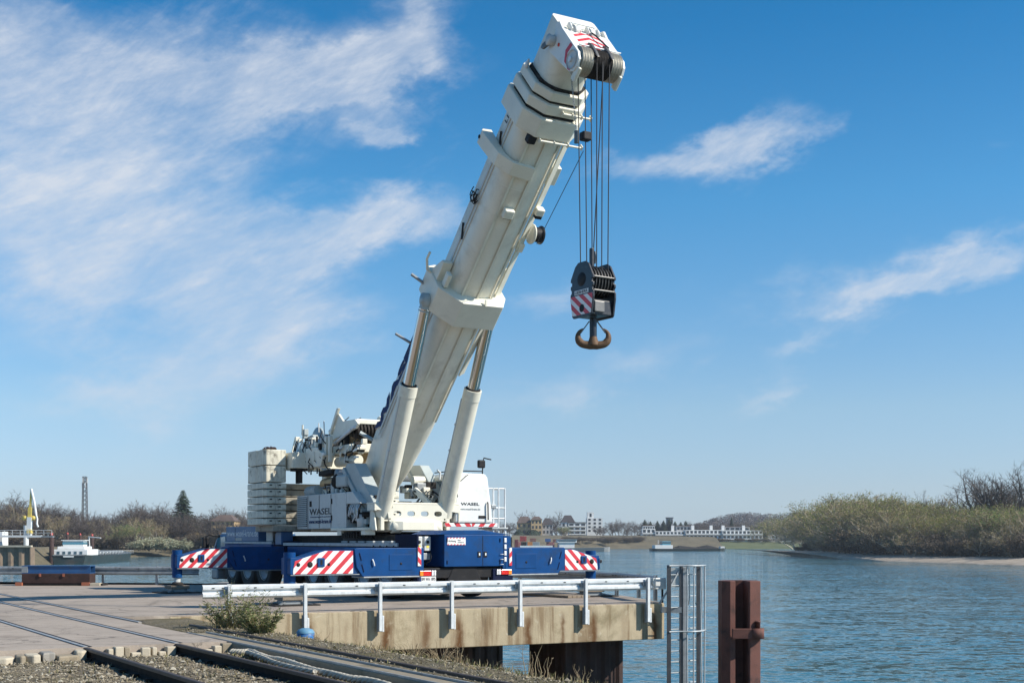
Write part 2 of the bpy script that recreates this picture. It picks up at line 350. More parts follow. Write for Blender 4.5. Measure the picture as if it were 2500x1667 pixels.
def concrete(name, col, crack=.35, stain=(.10, .085, .06), samt=.4, streaks=0, posts=None, tracks=False):
    m = bpy.data.materials.new(name); m.use_nodes = True; t = m.node_tree; p = t.nodes['Principled BSDF']; p.inputs['Roughness'].default_value = .88
    g = t.nodes.new('ShaderNodeNewGeometry'); pos = g.outputs['Position']
    n1 = nz(t, pos, .35, 6, .6); n2 = nz(t, pos, 3.2, 8, .7); n3 = nz(t, pos, 45, 3)
    v = n1*.5 + n2*.45 + n3*.25 + .42
    base = t.nodes.new('ShaderNodeMix'); base.data_type = 'RGBA'; base.blend_type = 'MULTIPLY'; base.inputs[0].default_value = 1; base.inputs[6].default_value = (*col, 1)
    t.links.new(comb(t, v, v, v), base.inputs[7]); cur = base.outputs[2]
    def over(fac, c):
        nonlocal cur
        n = t.nodes.new('ShaderNodeMix'); n.data_type = 'RGBA'; t.links.new(fac.k, n.inputs[0]); t.links.new(cur, n.inputs[6]); n.inputs[7].default_value = (*c, 1); cur = n.outputs[2]
    over(nz(t, pos, .8, 9, .7, .4).step(.53, .70)*samt, stain)
    if streaks:
        mp = t.nodes.new('ShaderNodeMapping'); mp.inputs['Scale'].default_value = (2.6, 2.6, .22); t.links.new(pos, mp.inputs[0])
        over(nz(t, mp.outputs[0], 1.0, 9, .68).step(.47, .63)*streaks, (.14, .075, .026))
        mp2 = t.nodes.new('ShaderNodeMapping'); mp2.inputs['Scale'].default_value = (6.5, 6.5, .6); mp2.inputs['Location'].default_value = (3, 1, 0); t.links.new(pos, mp2.inputs[0])
        over(nz(t, mp2.outputs[0], 1.0, 9, .7).step(.56, .72)*.7, (.075, .06, .04))
        over(nz(t, pos, 2.2, 9, .75, .6).step(.58, .66)*.55, (.56, .50, .38))
    if tracks:
        mp = t.nodes.new('ShaderNodeMapping'); mp.inputs['Rotation'].default_value = (0, 0, R(-27)); mp.inputs['Scale'].default_value = (.10, 1.5, 1); t.links.new(pos, mp.inputs[0])
        over(nz(t, mp.outputs[0], 1.0, 8, .7, .3).step(.52, .66)*.45, (.12, .10, .085))
        over(nz(t, pos, .22, 7, .72, .5).step(.50, .60)*.38, (.20, .17, .14)); over(nz(t, pos, 1.6, 8, .75).step(.60, .68)*.5, (.48, .41, .33))
        over(nz(t, pos, 2.7, 6, .6).step(.68, .72)*.7, (.05, .045, .04))
    if posts:
        sp = t.nodes.new('ShaderNodeSeparateXYZ'); t.links.new(pos, sp.inputs[0]); px_, py_, pz_ = (X(t, sp.outputs[i]) for i in range(3))
        along = (px_ - DKA.x)*DKE.x + (py_ - DKA.y)*DKE.y + (nz(t, pos, 3.0, 4)-.5)*.22
        tot = None
        for i, s_ in enumerate(posts):
            for ds, wd, am in ((.06, .11, 1.0), (.95+.2*math.sin(i*2.3), .06+.05*(i % 3), .55*(i % 2)+.3)):
                q = along - (s_+ds); g = (q*q*(-1/(wd*wd))).exp()*am; tot = g if tot is None else tot + g
        fall = (pz_*-1.0).step(.05, .45); over((tot.mn(1.0)*fall*nz(t, pos, 5, 6, .7).step(.2, .5)*1.0), (.115, .050, .013))
    if crack:
        vo = t.nodes.new('ShaderNodeTexVoronoi'); vo.feature = 'DISTANCE_TO_EDGE'; vo.inputs['Scale'].default_value = .34
        w = t.nodes.new('ShaderNodeMapping'); t.links.new(pos, w.inputs[0]); t.links.new(comb(t, n2*1.2, n1*1.6, 0.0), w.inputs['Location']); t.links.new(w.outputs[0], vo.inputs['Vector'])
        over((X(t, vo.outputs['Distance']).step(.0, .012)*-1.0 + 1.0)*crack, (.07, .06, .05))
    t.links.new(cur, p.inputs['Base Color'])
    b = t.nodes.new('ShaderNodeBump'); b.inputs['Strength'].default_value = .35; b.inputs['Distance'].default_value = .02
    t.links.new((n2*1.0 + n3*.5).k, b.inputs['Height']); t.links.new(b.outputs[0], p.inputs['Normal']); return m
M['paving'] = concrete('quay_paving', (.355, .295, .24), .7, (.15, .115, .085), .7, tracks=True)
DKA = Vector((-8.55, 27.42, 0)); DKE = Vector((12.57, 6.48, 0)).normalized()
M['deckface'] = concrete('stained_concrete', (.42, .345, .23), 0, (.18, .145, .075), .7, .65, posts=[4.3+1.9*i for i in range(6)])
M['kerb'] = concrete('pale_kerb', (.48, .42, .32), 0)
M['beamdirty'] = concrete('mossy_concrete', (.27, .225, .16), 0, (.09, .075, .035), .9)
M['kerbdark'] = concrete('dark_concrete', (.26, .24, .21), 0)
# --- near ground (gravel track bed and river bank), one heightfield
b = MB(); cs = [-46+2*i for i in range(21)] + [-4+.5*i for i in range(18)] + [5+.22*i for i in range(64)] + [20, 24, 30]
ts = [-66+2*i for i in range(20)] + [-26+.3*i for i in range(54)] + [-9.5, -8, -6, -3, 0, 5, 12, 20]
for t_ in ts:
    for c_ in cs: b.v.append(TC(t_, c_, min(ground_z(c_, t_), -.06 if c_ > 6.9 else -.13) if t_ > -21 else min(ground_z(c_, t_)-(.35 if c_ < 7 else 0), -.05)))
n = len(cs); b.f = [(i*n+j, i*n+j+1, (i+1)*n+j+1, (i+1)*n+j) for i in range(len(ts)-1) for j in range(n-1)]; b.sm = [True]*len(b.f)
b.build('ground', M['gravel'], kind='structure')
# --- quay paving (solid quay) and the deck on piles
def poly_build(name, pts, z0, z1, mat_, **k):
    return MB().prism([(p[0], p[1]) for p in pts], z0, z1).build(name, mat_, **k)
pav = poly_build('quay_pavement', [TC(-20.3, -34), TC(-20.3, 6.9), TC(-66, 6.9), TC(-66, -60), TC(-40, -60)], -.3, 0, M['paving'], kind='structure')
DK = [Vector((-8.55, 27.42, 0)), Vector((4.02, 33.9, 0)), Vector((3.35, 38.0, 0)), Vector((-1.3, 46.6, 0)), Vector((-6.9, 53.0, 0)), Vector((-11.4, 50.2, 0)), Vector((-11.5, 47.5, 0)), Vector((-34, 49.2, 0)), TC(-56, 6.93), TC(-25.7, 6.93)]
deck = empty('crane_pier', (-4, 38, -.95), 0, 'concrete pier deck with rust-streaked edge beam carrying the big crane', 'pier')
e1 = (DK[1]-DK[0]).normalized(); e1n = Vector((e1.y, -e1.x, 0))      # along / outward of the near edge
MB().prism([(p.x, p.y) for p in DK], -.55, 0).build('deck_slab', M['paving'], deck)
bb = MB(); A, B_ = DK[0]+e1*1.2, DK[1]
bb.prism([((A+e1n*.012).x, (A+e1n*.012).y), ((B_+e1n*.012+e1*.012).x, (B_+e1n*.012+e1*.012).y), ((B_-e1n*.5+e1*.012).x, (B_-e1n*.5+e1*.012).y), ((A-e1n*.5).x, (A-e1n*.5).y)], -.96, -.02)
bb.build('edge_beam', M['deckface'], deck, bev=.02)
bb = MB(); q0, q1 = DK[1], DK[2]; dq = (q1-q0).normalized(); nq = Vector((dq.y, -dq.x, 0))
bb.prism([((q0+dq*.05+nq*.008).x, (q0+dq*.05+nq*.008).y), ((q1+nq*.008).x, (q1+nq*.008).y), ((q1-nq*.4).x, (q1-nq*.4).y), ((q0+dq*.52-nq*.4).x, (q0+dq*.52-nq*.4).y)], -.95, -.03)
bb.build('end_beam', M['deckface'], deck)
# --- sheet-pile columns under the deck
def sheet_pile(name, c, hw, ang, z0, z1, mat_, parent=None, n=4, **k):
    "box of interlocked trough piles: zig-zag outline"
    pts = []
    for side in range(4):
        a = ang + side*math.pi/2; u = Vector((math.cos(a), math.sin(a), 0)); w = Vector((-u.y, u.x, 0))
        for i in range(n):
            f0 = -1 + 2*(i+.05)/n; st = 2/n
            for ff, dd in ((0, 0), (.18, .22), (.5, .22), (.68, 0)):
                pts.append(c + w*hw*(f0+ff*st)*.98 + u*hw*(1 - dd*.55*2/n))
    return MB().prism([(p.x, p.y) for p in pts], z0, z1).build(name, mat_, parent, **k)
p1 = GP(1405, 1500, 0); c1 = Vector((1.75, 35.2, 0))
sheet_pile('pile_column', c1, .95, R(29), -7, -.56, M['rustdark'], deck)
sheet_pile('pile_column', Vector((-2.15, 33.1, 0)), .85, R(29), -7, -.56, M['rustdark'], deck)
sheet_pile('pile_column', Vector((-1.5, 41.5, 0)), .9, R(29), -7, -.56, M['rustdark'], deck)
sheet_pile('pile_column', Vector((-7.5, 46.5, 0)), .9, R(29), -7, -.56, M['rustdark'], deck)
# --- kerb blocks where the paving breaks off
rk = random.Random(3); c_ = 4.95
while c_ < 6.85:
    w = rk.uniform(.07, .20)
    if not 5.95 < c_+w/2 < 6.25:
        h = rk.choice((.0, -.015, -.05, -.10, -.03)); b = MB(); o = TC(-20.26+rk.uniform(-.02, .03), c_)
        b.L = Matrix.Translation(o) @ rotz(math.atan2(NC.y, NC.x)+rk.uniform(-.12, .12))
        b.box(0, w-.015, -.13, .02, -.19, -.004+h); b.build('kerb_block', M[rk.choice(('kerb', 'kerb', 'beamdirty'))], pav, bev=.016)
    c_ += w
c_ = -9
while c_ < 4.5:
    w = rk.uniform(.12, .34); b = MB(); b.L = Matrix.Translation(TC(-20.22+rk.uniform(-.06, .07), c_)) @ rotz(math.atan2(NC.y, NC.x)+rk.uniform(-.16, .16))
    b.prism([(0, -.24-rk.uniform(0, .12)), (w*.5, -.28-rk.uniform(0, .1)), (w-.01, -.22-rk.uniform(0, .12)), (w-.02, .05), (0, .05)], -.2, -.012-rk.uniform(0, .07)); b.build('kerb_block', M[rk.choice(('kerb', 'beamdirty', 'kerbdark', 'kerb'))], pav, bev=.025); c_ += w
# --- tracks
M['railtop'] = mat('rail_worn_head', (.085, .062, .048), .6, metal=.3, dirt=(.08, .05, .035), dscale=8, damt=.6)
M['railbright'] = mat('rail_polished_head', (.50, .45, .40), .4, metal=.5, dirt=(.2, .15, .1), dscale=8, damt=.5)
M['railside'] = mat('rail_rusty_web', (.018, .013, .010), .85, spec=.2, dirt=(.07, .045, .03), dscale=6, damt=.5)
def rail(name, c, t0, t1, z, label, h=.17, clips=True):
    r = empty(name, TC((t0+t1)/2, c, z-h), 0, label, 'rail', 'rails crossing the quay')
    a, d = TC(t0, c, 0), TC(t1, c, 0)
    T = Matrix((( GC.x, NC.x, 0, a.x), (GC.y, NC.y, 0, a.y), (0, 0, 1, 0), (0, 0, 0, 1))); L = t1-t0
    b = MB(T); HM = M['railtop'] if h > .06 else M['railbright']; b.prism([(-.036, z-.045), (.036, z-.045), (.036, z-.008), (.026, z), (-.026, z), (-.036, z-.008)], 0, L, 'x'); b.build('rail_head', HM, r)
    if h < .06:
        MB(T).box(0, L, .045, .095, .0045, .0075).build('flangeway_groove', M['black'], r); MB(T).box(0, L, -.06, -.040, .0045, .0075).build('flangeway_groove', M['black'], r)
    if h > .06:
        b = MB(T); b.prism([(-.07, z-h), (.07, z-h), (.07, z-h+.015), (.012, z-h+.04), (.012, z-.046), (-.012, z-.046), (-.012, z-h+.04), (-.07, z-h+.015)], 0, L, 'x'); b.build('rail_web', M['railside'], r)
        k = .6
        while clips and k < L:
            for s in (-1, 1): MB(T).box(k-.05, k+.05, s*.10-.045, s*.10+.045, z-h, z-h+.05).build('rail_clip', M['railside'], r, bev=.008)
            k += .65
    return r
rail('track_rail', 4.66, -20.3, -8.5, .0, 'dark standard-gauge rail rising from gravel, nearest the left corner', .17)
rail('track_rail', 6.08, -20.3, -8.5, .0, 'dark standard-gauge rail with clips running beside the frayed rope', .17)
rail('flush_rail', 4.66, -60, -20.3, .012, 'rail set flush in the paving, nearer the camera', .05)
rail('flush_rail', 6.08, -60, -20.3, .012, 'rail set flush in the paving, second from the camera', .05)
rail('crane_rail', 7.82, -25.2, -8.5, -.025, 'rusty crane rail on the mossy bank strip nearest the river', .075, False)
b = MB(); T = Matrix(((GC.x, NC.x, 0, 0), (GC.y, NC.y, 0, 0), (0, 0, 1, 0), (0, 0, 0, 1))); 
cb = empty('rail_beam', TC(-15, 7.1, -.3), 0, 'narrow concrete beam with two steel edge strips beside the rope', 'rail beam')
MB(T).box(-22.6, -8.5, 6.93, 7.33, -.4, -.02).build('beam_body', M['beamdirty'], cb, bev=.01)
for c_ in (6.95, 7.29): MB(T).box(-22.6, -8.5, c_, c_+.028, -.06, .006).build('steel_strip', M['galvold'], cb)
rail('flush_rail', 7.0, -60, -25.9, .012, 'rail set flush in the paving along the pier joint', .05)
# gravel stones and tufts, near enough to be seen singly by the thousand
b = MB(); rs = random.Random(5); octv = [(1, 0, 0), (-1, 0, 0), (0, 1, 0), (0, -1, 0), (0, 0, 1), (0, 0, -1)]; octf = [(0, 2, 4), (2, 1, 4), (1, 3, 4), (3, 0, 4), (2, 0, 5), (1, 2, 5), (3, 1, 5), (0, 3, 5)]
def stones(bld, n_, tr, cr, s0, s1, zf=None):
    for _ in range(n_):
        t_ = rs.uniform(*tr); c_ = rs.uniform(*cr)
        if abs(c_-4.66) < .09 or abs(c_-6.08) < .09 or 6.9 < c_ < 7.36 or abs(c_-7.82) < .08: continue
        z = ground_z(c_, t_); s = rs.uniform(s0, s1)*(1 if rs.random() < .93 else 1.9); a = rs.uniform(0, 6.3); ca, sa = math.cos(a), math.sin(a); p = TC(t_, c_, z+s*.25); k = (rs.uniform(.7, 1.3), rs.uniform(.6, 1.1), rs.uniform(.45, .8))
        k0 = len(bld.v)
        for v in octv:
            x, y, zz = v[0]*k[0]*s, v[1]*k[1]*s, v[2]*k[2]*s; bld.v.append(Vector((p.x+x*ca-y*sa, p.y+x*sa+y*ca, p.z+zz+rs.uniform(-.15, .15)*s)))
        bld.f += [tuple(k0+i for i in f) for f in octf]; bld.sm += [False]*8
stones(b, 15000, (-20.2, -12), (1.0, 6.9), .012, .028); stones(b, 5000, (-24.5, -12), (7.35, 10.5), .010, .022)
def stone_mat():
    m = bpy.data.materials.new('gravel_stone'); m.use_nodes = True; t = m.node_tree; p = t.nodes['Principled BSDF']; p.inputs['Roughness'].default_value = .9
    g = t.nodes.new('ShaderNodeNewGeometry'); r = t.nodes.new('ShaderNodeValToRGB'); t.links.new(g.outputs['Random Per Island'], r.inputs[0])
    cols = ((.09, .075, .052), (.19, .16, .11), (.29, .245, .17), (.14, .11, .07), (.38, .345, .27)); e = r.color_ramp.elements
    while len(e) < 5: e.new(.5)
    for i, c in enumerate(cols): e[i].position = i/4.2; e[i].color = (*c, 1)
    t.links.new(r.outputs[0], p.inputs['Base Color']); return m
M['stone'] = stone_mat()
b.build('gravel', M['stone'], label='loose grey-brown gravel between and beside the tracks', cat='gravel', kind='stuff', fix=False)
# dry grass, moss blades and leaf litter on the bank strip
def leaf_mat(name, cols, rough=.7, trans=.0):
    m = bpy.data.materials.new(name); m.use_nodes = True; t = m.node_tree; p = t.nodes['Principled BSDF']; p.inputs['Roughness'].default_value = rough
    g = t.nodes.new('ShaderNodeNewGeometry'); r = t.nodes.new('ShaderNodeValToRGB'); t.links.new(g.outputs['Random Per Island'], r.inputs[0]); e = r.color_ramp.elements
    while len(e) < len(cols): e.new(.5)
    for i, c in enumerate(cols): e[i].position = i/(len(cols)-1); e[i].color = (*c, 1)
    t.links.new(r.outputs[0], p.inputs['Base Color'])
    if trans:
        tr = t.nodes.new('ShaderNodeBsdfTranslucent'); t.links.new(r.outputs[0], tr.inputs[0]); mx = t.nodes.new('ShaderNodeMixShader'); mx.inputs[0].default_value = trans
        t.links.new(p.outputs[0], mx.inputs[1]); t.links.new(tr.outputs[0], mx.inputs[2]); t.links.new(mx.outputs[0], t.nodes['Material Output'].inputs[0])
    return m
M['drygrass'] = leaf_mat('dry_grass', ((.26, .20, .10), (.13, .10, .05), (.20, .17, .06), (.11, .12, .035), (.36, .30, .19)))
b = MB()
def blade(bld, p, h, lean, a, w):
    d = Vector((math.cos(a), math.sin(a), 0)); s = Vector((-d.y, d.x, 0))*w; k0 = len(bld.v)
    bld.v += [p-s, p+s, p+d*lean*.5+Vector((0, 0, h*.7))+s*.5, p+d*lean+Vector((0, 0, h))]
    bld.f += [(k0, k0+1, k0+2), (k0, k0+2, k0+3)]; bld.sm += [False, False]
for _ in range(9000):
    t_ = rs.uniform(-26, -11.5); c_ = rs.choice((rs.uniform(7.4, 12.9), rs.uniform(9.5, 13.2), rs.uniform(6.2, 6.9), rs.uniform(3.5, 6.9)))
    if noise.noise(Vector((c_*1.1, t_*1.1, 9))) < -.05 and rs.random() < .85: continue
    if t_ < -20 and c_ < 7: continue
    if abs(c_-7.82) < .06 or abs(c_-6.08) < .1 or abs(c_-4.66) < .1: continue
    h = rs.uniform(.02, .09)*(1 if c_ < 11.5 else 2.4); blade(b, TC(t_, c_, ground_z(c_, t_)-.01), h, rs.uniform(.0, .10), rs.uniform(0, 6.3), rs.uniform(.004, .012))
b.build('dry_grass', M['drygrass'], label='sparse dry grass, moss and leaf litter on the bank by the tracks', cat='grass', kind='stuff', fix=False)
# --- river
def water_mat():
    m = bpy.data.materials.new('river_water'); m.use_nodes = True; t = m.node_tree; p = t.nodes['Principled BSDF']
    p.inputs['Base Color'].default_value = (.012, .065, .095, 1); p.inputs['Roughness'].default_value = .06; p.inputs['IOR'].default_value = 1.33
    g = t.nodes.new('ShaderNodeNewGeometry'); pos = g.outputs['Position']
    def w(sx, sy, rot, det=4, dist=.4):
        mp = t.nodes.new('ShaderNodeMapping'); mp.inputs['Scale'].default_value = (sx, sy, 1); mp.inputs['Rotation'].default_value = (0, 0, R(rot)); t.links.new(pos, mp.inputs[0]); return nz(t, mp.outputs[0], 1, det, .6, dist)
    def slope(sx, sy, rot, amp, det, loc):          # two independent slope fields of one wave scale
        out = []
        for k in (0, 1):
            mp = t.nodes.new('ShaderNodeMapping'); mp.inputs['Scale'].default_value = (sx, sy, 1); mp.inputs['Rotation'].default_value = (0, 0, R(rot)); mp.inputs['Location'].default_value = (loc+k*31.7, loc*2, k*5); t.links.new(pos, mp.inputs[0])
            out.append((nz(t, mp.outputs[0], 1, det, .62, .5)-.5)*amp*(1.0 if k else .6))
        return out
    gust = w(.010, .05, 8, 5, .9).step(.32, .68)*1.15 + .4
    fields = [slope(.55, 1.15, -8, .78, 5, 1), slope(1.7, 3.2, 7, .95, 4, 5), slope(.10, .24, 4, .30, 3, 9)]
    nx = sum((f[0] for f in fields[1:]), fields[0][0])*gust; ny = sum((f[1] for f in fields[1:]), fields[0][1])*gust
    vn = t.nodes.new('ShaderNodeVectorMath'); vn.operation = 'NORMALIZE'; t.links.new(comb(t, nx, ny, 1.0), vn.inputs[0]); t.links.new(vn.outputs[0], p.inputs['Normal'])
    mud = w(.02, .05, 10, 5, .8).step(.35, .7); mx = t.nodes.new('ShaderNodeMix'); mx.data_type = 'RGBA'; t.links.new(mud.k, mx.inputs[0])
    mx.inputs[6].default_value = (.035, .125, .160, 1); mx.inputs[7].default_value = (.065, .165, .190, 1); t.links.new(mx.outputs[2], p.inputs['Base Color']); return m
M['water'] = water_mat()
MB().add([(-900, -60, WATER), (1500, -60, WATER), (1500, 1100, WATER), (-900, 1100, WATER)], [(0, 1, 2, 3)]).build('river', M['water'], kind='structure')
# --- far banks
def slope_mat(name, c1, c2, sc=.12):
    m = bpy.data.materials.new(name); m.use_nodes = True; t = m.node_tree; p = t.nodes['Principled BSDF']; p.inputs['Roughness'].default_value = .95
    g = t.nodes.new('ShaderNodeNewGeometry'); r = t.nodes.new('ShaderNodeMix'); r.data_type = 'RGBA'
    t.links.new((nz(t, g.outputs['Position'], sc, 6, .7)*.8 + nz(t, g.outputs['Position'], sc*9, 4)*.4).step(.4, .8).k, r.inputs[0]); r.inputs[6].default_value = (*c1, 1); r.inputs[7].default_value = (*c2, 1); t.links.new(r.outputs[2], p.inputs['Base Color']); return m
M['bankbrown'] = slope_mat('bank_dry_grass', (.085, .072, .042), (.17, .14, .085)); M['bankgreen'] = slope_mat('bank_meadow', (.07, .09, .032), (.125, .14, .06)); M['beach'] = slope_mat('pale_shingle', (.24, .19, .14), (.44, .37, .29), .3)
def strip(name, line, offs, mat_, **k):
    b = MB(); m_ = len(offs)
    for x, y in line:
        for dy, z in offs: b.v.append(Vector((x, y+dy, z)))
    b.f = [(i*m_+j, (i+1)*m_+j, (i+1)*m_+j+1, i*m_+j+1) for i in range(len(line)-1) for j in range(m_-1)]; b.sm = [True]*len(b.f); return b.build(name, mat_, **k)
def dense(line, n_=6, jit=2.0, seed=1):
    r_ = random.Random(seed); out = []
    for (a, b2), (c, d) in zip(line, line[1:]):
        for i in range(n_): f = i/n_; out.append((a+(c-a)*f, b2+(d-b2)*f+r_.uniform(-jit, jit)))
    return out + [line[-1]]
strip('left_bank', dense([(-700, 300), (-420, 330), (-190, 392), (-131, 418), (-104, 468), (-60, 600), (0, 752)]), [(0, -4.6), (3, -3.7), (14, -2.6), (40, -1.4), (70, -.6), (300, 1.2), (2200, 6)], M['bankbrown'], kind='structure')
strip('far_bank', dense([(0, 752), (40, 800), (70, 822), (140, 836)]), [(0, -4.6), (3, -3.9), (12, -3.0), (24, -.5), (40, 3.2), (70, 4.8), (300, 6), (2200, 6)], M['bankbrown'], kind='structure')
strip('far_meadow', dense([(140, 836), (260, 846), (420, 852), (1400, 860)]), [(0, -4.6), (3, -3.8), (22, -1.6), (46, .2), (60, 1.2), (300, 5), (2200, 6)], M['bankgreen'], kind='structure')
MB().add([(-106.9, 286, -4.6), (-112.5, 286, -.3), (-116, 286, .0), (-106.9, 330, -4.6), (-112.5, 330, -.3), (-116, 330, 0), (-128, 412, -4.6), (-133, 412, -1.2), (-140, 412, -.5)], [(0, 1, 4, 3), (1, 2, 5, 4), (3, 4, 7, 6), (4, 5, 8, 7)], True).build('basin_bank', M['bankbrown'], kind='structure')
ISL = [GP(px, py, WATER) for px, py in ((1932, 1356.5), (1985, 1360), (2060, 1365), (2150, 1369.5), (2260, 1373), (2380, 1377), (2520, 1381.5), (2700, 1387), (3000, 1398))]
strip('island_beach', dense([(p.x, p.y) for p in ISL], 5, 1.0, 4), [(-2, -4.3), (0, -3.97), (8, -3.65), (20, -3.3), (60, -2.6), (150, -2.2)], M['beach'], kind='structure')
# ------------------------------------------------------------------ the mobile crane: carrier
CR = empty('mobile_crane', (CAR @ Vector((4.2, 0, 0))), R(123.3), 'huge white and navy mobile crane with raised telescopic boom on outriggers', 'crane')
def cb_(): return MB(CAR)
# chassis frame, side panels, walkway
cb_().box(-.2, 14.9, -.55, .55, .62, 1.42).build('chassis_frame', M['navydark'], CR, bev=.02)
for s in (-1, 1):
    y0, y1 = (1.12, 1.50) if s > 0 else (-1.50, -1.12)
    cb_().box(9.62, 13.9, y0, y1, .70, 1.52).build('side_panel', M['navy'], CR, bev=.02)
    cb_().box(1.2, 8.3, y0, y1, 1.18, 1.45).build('side_panel', M['navy'], CR, bev=.02)
    cb_().box(9.55, 13.95, *((.62, 1.52) if s > 0 else (-1.52, -.62)), 1.53, 1.60).build('walkway_plate', M['deckgrey'], CR, bev=.01)
    cb_().box(.75, 8.6, *((.62, 1.52) if s > 0 else (-1.52, -.62)), 1.47, 1.57).build('walkway_plate', M['deckgrey'], CR, bev=.01)
    for k in range(7):
        x = .9+k*.55; cb_().box(x, x+.42, *((1.0, 1.35) if s > 0 else (-1.35, -1.0)), 1.573, 1.63).build('walkway_cleat', M['galvold'], CR, bev=.01)
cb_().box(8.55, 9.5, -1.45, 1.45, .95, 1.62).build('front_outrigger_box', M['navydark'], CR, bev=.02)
fin = cb_(); fin.prism([(8.75, 1.5), (9.25, 1.5), (9.25, 1.86), (9.1, 1.93), (8.75, 1.93)], 1.1, 1.52, 'y'); fin.build('corner_bracket', M['blue'], CR, bev=.02)
cb_().box(1.2, 9.9, -.95, .95, 1.42, 1.80).build('deck_machinery', M['dark'], CR, bev=.04)
# rear body
hull = [(-1.5, 1.0), (-1.5, 1.78), (-1.2, 1.80), (.69, 1.80), (.69, .93), (-1.22, .93)]
cb_().box(-.375, .95, -1.22, .69, .93, 1.80).build('rear_cabinet', M['navy'], CR, bev=.015)
cb_().prism([(-1.49, 1.80), (.95, 1.80), (.55, 1.92), (-.55, 1.93)], -.36, 1.1, 'x').build('rear_cabinet_lid', M['navy'], CR, bev=.01)
cb_().prism([(-1.49, .86), (-1.225, .86), (-1.225, 1.79), (-1.49, 1.77)], -.33, .95, 'x').build('rear_corner_post', M['navy'], CR, bev=.01)
cb_().box(-.378, -.372, -1.225, -1.218, .95, 1.78).build('panel_gap', M['black'], CR)
cb_().box(-.381, -.375, -.545, -.53, .95, 1.78).build('panel_gap', M['black'], CR)
for y in (-.62, -.42):
    h = cb_().box(-.392, -.374, y-.05, y+.05, 1.18, 1.34).build('door_latch', M['black'], CR, bev=.005); cb_().box(-.40, -.392, y-.02, y+.02, 1.23, 1.30).build('latch_button', M['galv'], h)
sg = cb_().box(-.386, -.3755, .02, .60, 1.52, 1.72).build('warning_sign', M['stripewhite'], CR, bev=.004)
stripes(cb_(), [(.02, 1.52), (.60, 1.52), (.60, 1.545), (.02, 1.545)], .07, R(45), 'x', -.3885, -.386).build('sign_edge_stripes', M['red'], sg)
stripes(cb_(), [(.02, 1.695), (.60, 1.695), (.60, 1.72), (.02, 1.72)], .07, R(45), 'x', -.3885, -.386).build('sign_edge_stripes', M['red'], sg)
text('Achtung', 'sign_lettering', M['textblack'], CAR, (-.388, .57, 1.585), (0, -1, 0), (0, 0, 1), (.24, .075), sg)
text('Anlage\nschwenkt aus', 'sign_lettering', M['galvold'], CAR, (-.388, .28, 1.575), (0, -1, 0), (0, 0, 1), (.20, .10), sg)
# open corner with hung boxes
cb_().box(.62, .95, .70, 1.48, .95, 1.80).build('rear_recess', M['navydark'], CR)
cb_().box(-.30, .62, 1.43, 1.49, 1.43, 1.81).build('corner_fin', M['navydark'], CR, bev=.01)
for i, y in enumerate((1.28, 1.02)):
    k = cb_().box(-.05, .12, y-.10, y+.10, 1.36, 1.75).build('hose_locker', M['greywhite'], CR, bev=.02)
    cb_().lathe([(.045, -.056), (.045, -.066), (0, -.066)], (0, y, 1.60), 'x', 10).build('locker_hole', M['black'], k)
    cb_().box(-.056, -.0505, y-.04, y+.04, 1.44, 1.51).build('sticker', M['yellow'], k)
    cb_().box(0, .2, y-.11, y+.11, 1.12, 1.30).build('tool_tray', M['galvold'], CR, bev=.01)
cb_().tube([(-.02, .95, 1.4), (-.1, .93, 1.2), (-.1, .98, 1.08), (0, 1.1, 1.0)], .015, 6).build('hanging_hose', M['black'], CR)
cp = [(1.38, .98), (1.475, .98), (1.475, 1.43), (1.36, 1.43), (1.32, 1.2)]
pl = cb_().prism([(1.40, .96), (1.50, .96), (1.50, 1.47), (1.40, 1.47)], -.372, -.35, 'x').build('corner_marker', M['stripewhite'], CR)
stripes(cb_(), [(1.40, .96), (1.50, .96), (1.50, 1.47), (1.40, 1.47)], .2, R(-45), 'x', -.376, -.3725).build('marker_stripes', M['red'], pl)
pl = cb_().prism([(-1.50, .94), (-1.42, .94), (-1.42, 1.44), (-1.50, 1.44)], -.372, -.33, 'x').build('corner_marker', M['stripewhite'], CR)
stripes(cb_(), [(-1.50, .94), (-1.42, .94), (-1.42, 1.44), (-1.50, 1.44)], .2, R(45), 'x', -.376, -.3725).build('marker_stripes', M['red'], pl)
for z in (1.05, 1.22, 1.40, 1.58): cb_().box(-.356, -.331, -1.34, -1.26, z, z+.13).build('hose_coupling', M['galv'], CR, bev=.02)
# under-run, lamps, number plate
cb_().box(-.28, .6, -1.42, 1.45, .62, .90).build('rear_underframe', M['black'], CR, bev=.02)
cb_().prism([(-.6, .45), (.6, .45), (.35, .92), (-.35, .92)], -.30, -.2, 'x').build('tow_frame', M['black'], CR, bev=.02)
for s in (-1, 1):
    a, d = (.92, 1.49) if s > 0 else (-1.56, -.9)
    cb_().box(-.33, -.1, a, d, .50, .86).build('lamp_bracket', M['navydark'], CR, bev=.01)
    lens = [('lamp_amber', 'amber', .06, .16), ('tail_lamp', 'lampred', .16, .40), ('reverse_lamp', 'lampwhite', .42, .48), ('marker_lamp', 'lampwhite', .50, .55)]
    for nm, mm, u0, u1 in lens:
        y0 = d-u1 if s > 0 else a+u0; cb_().box(-.37, -.331, y0, y0+(u1-u0), .695, .83).build(nm, M[mm], CR, bev=.008)
np_ = cb_().box(-.345, -.331, .93, 1.43, .54, .675).build('number_plate', M['stripewhite'], CR, bev=.004)
cb_().box(-.3475, -.3455, 1.385, 1.428, .545, .67).build('plate_band', M['textblue'], np_)
text('BM WA 1895', 'plate_lettering', M['textblack'], CAR, (-.348, 1.37, .565), (0, -1, 0), (0, 0, 1), (.42, .085), np_)
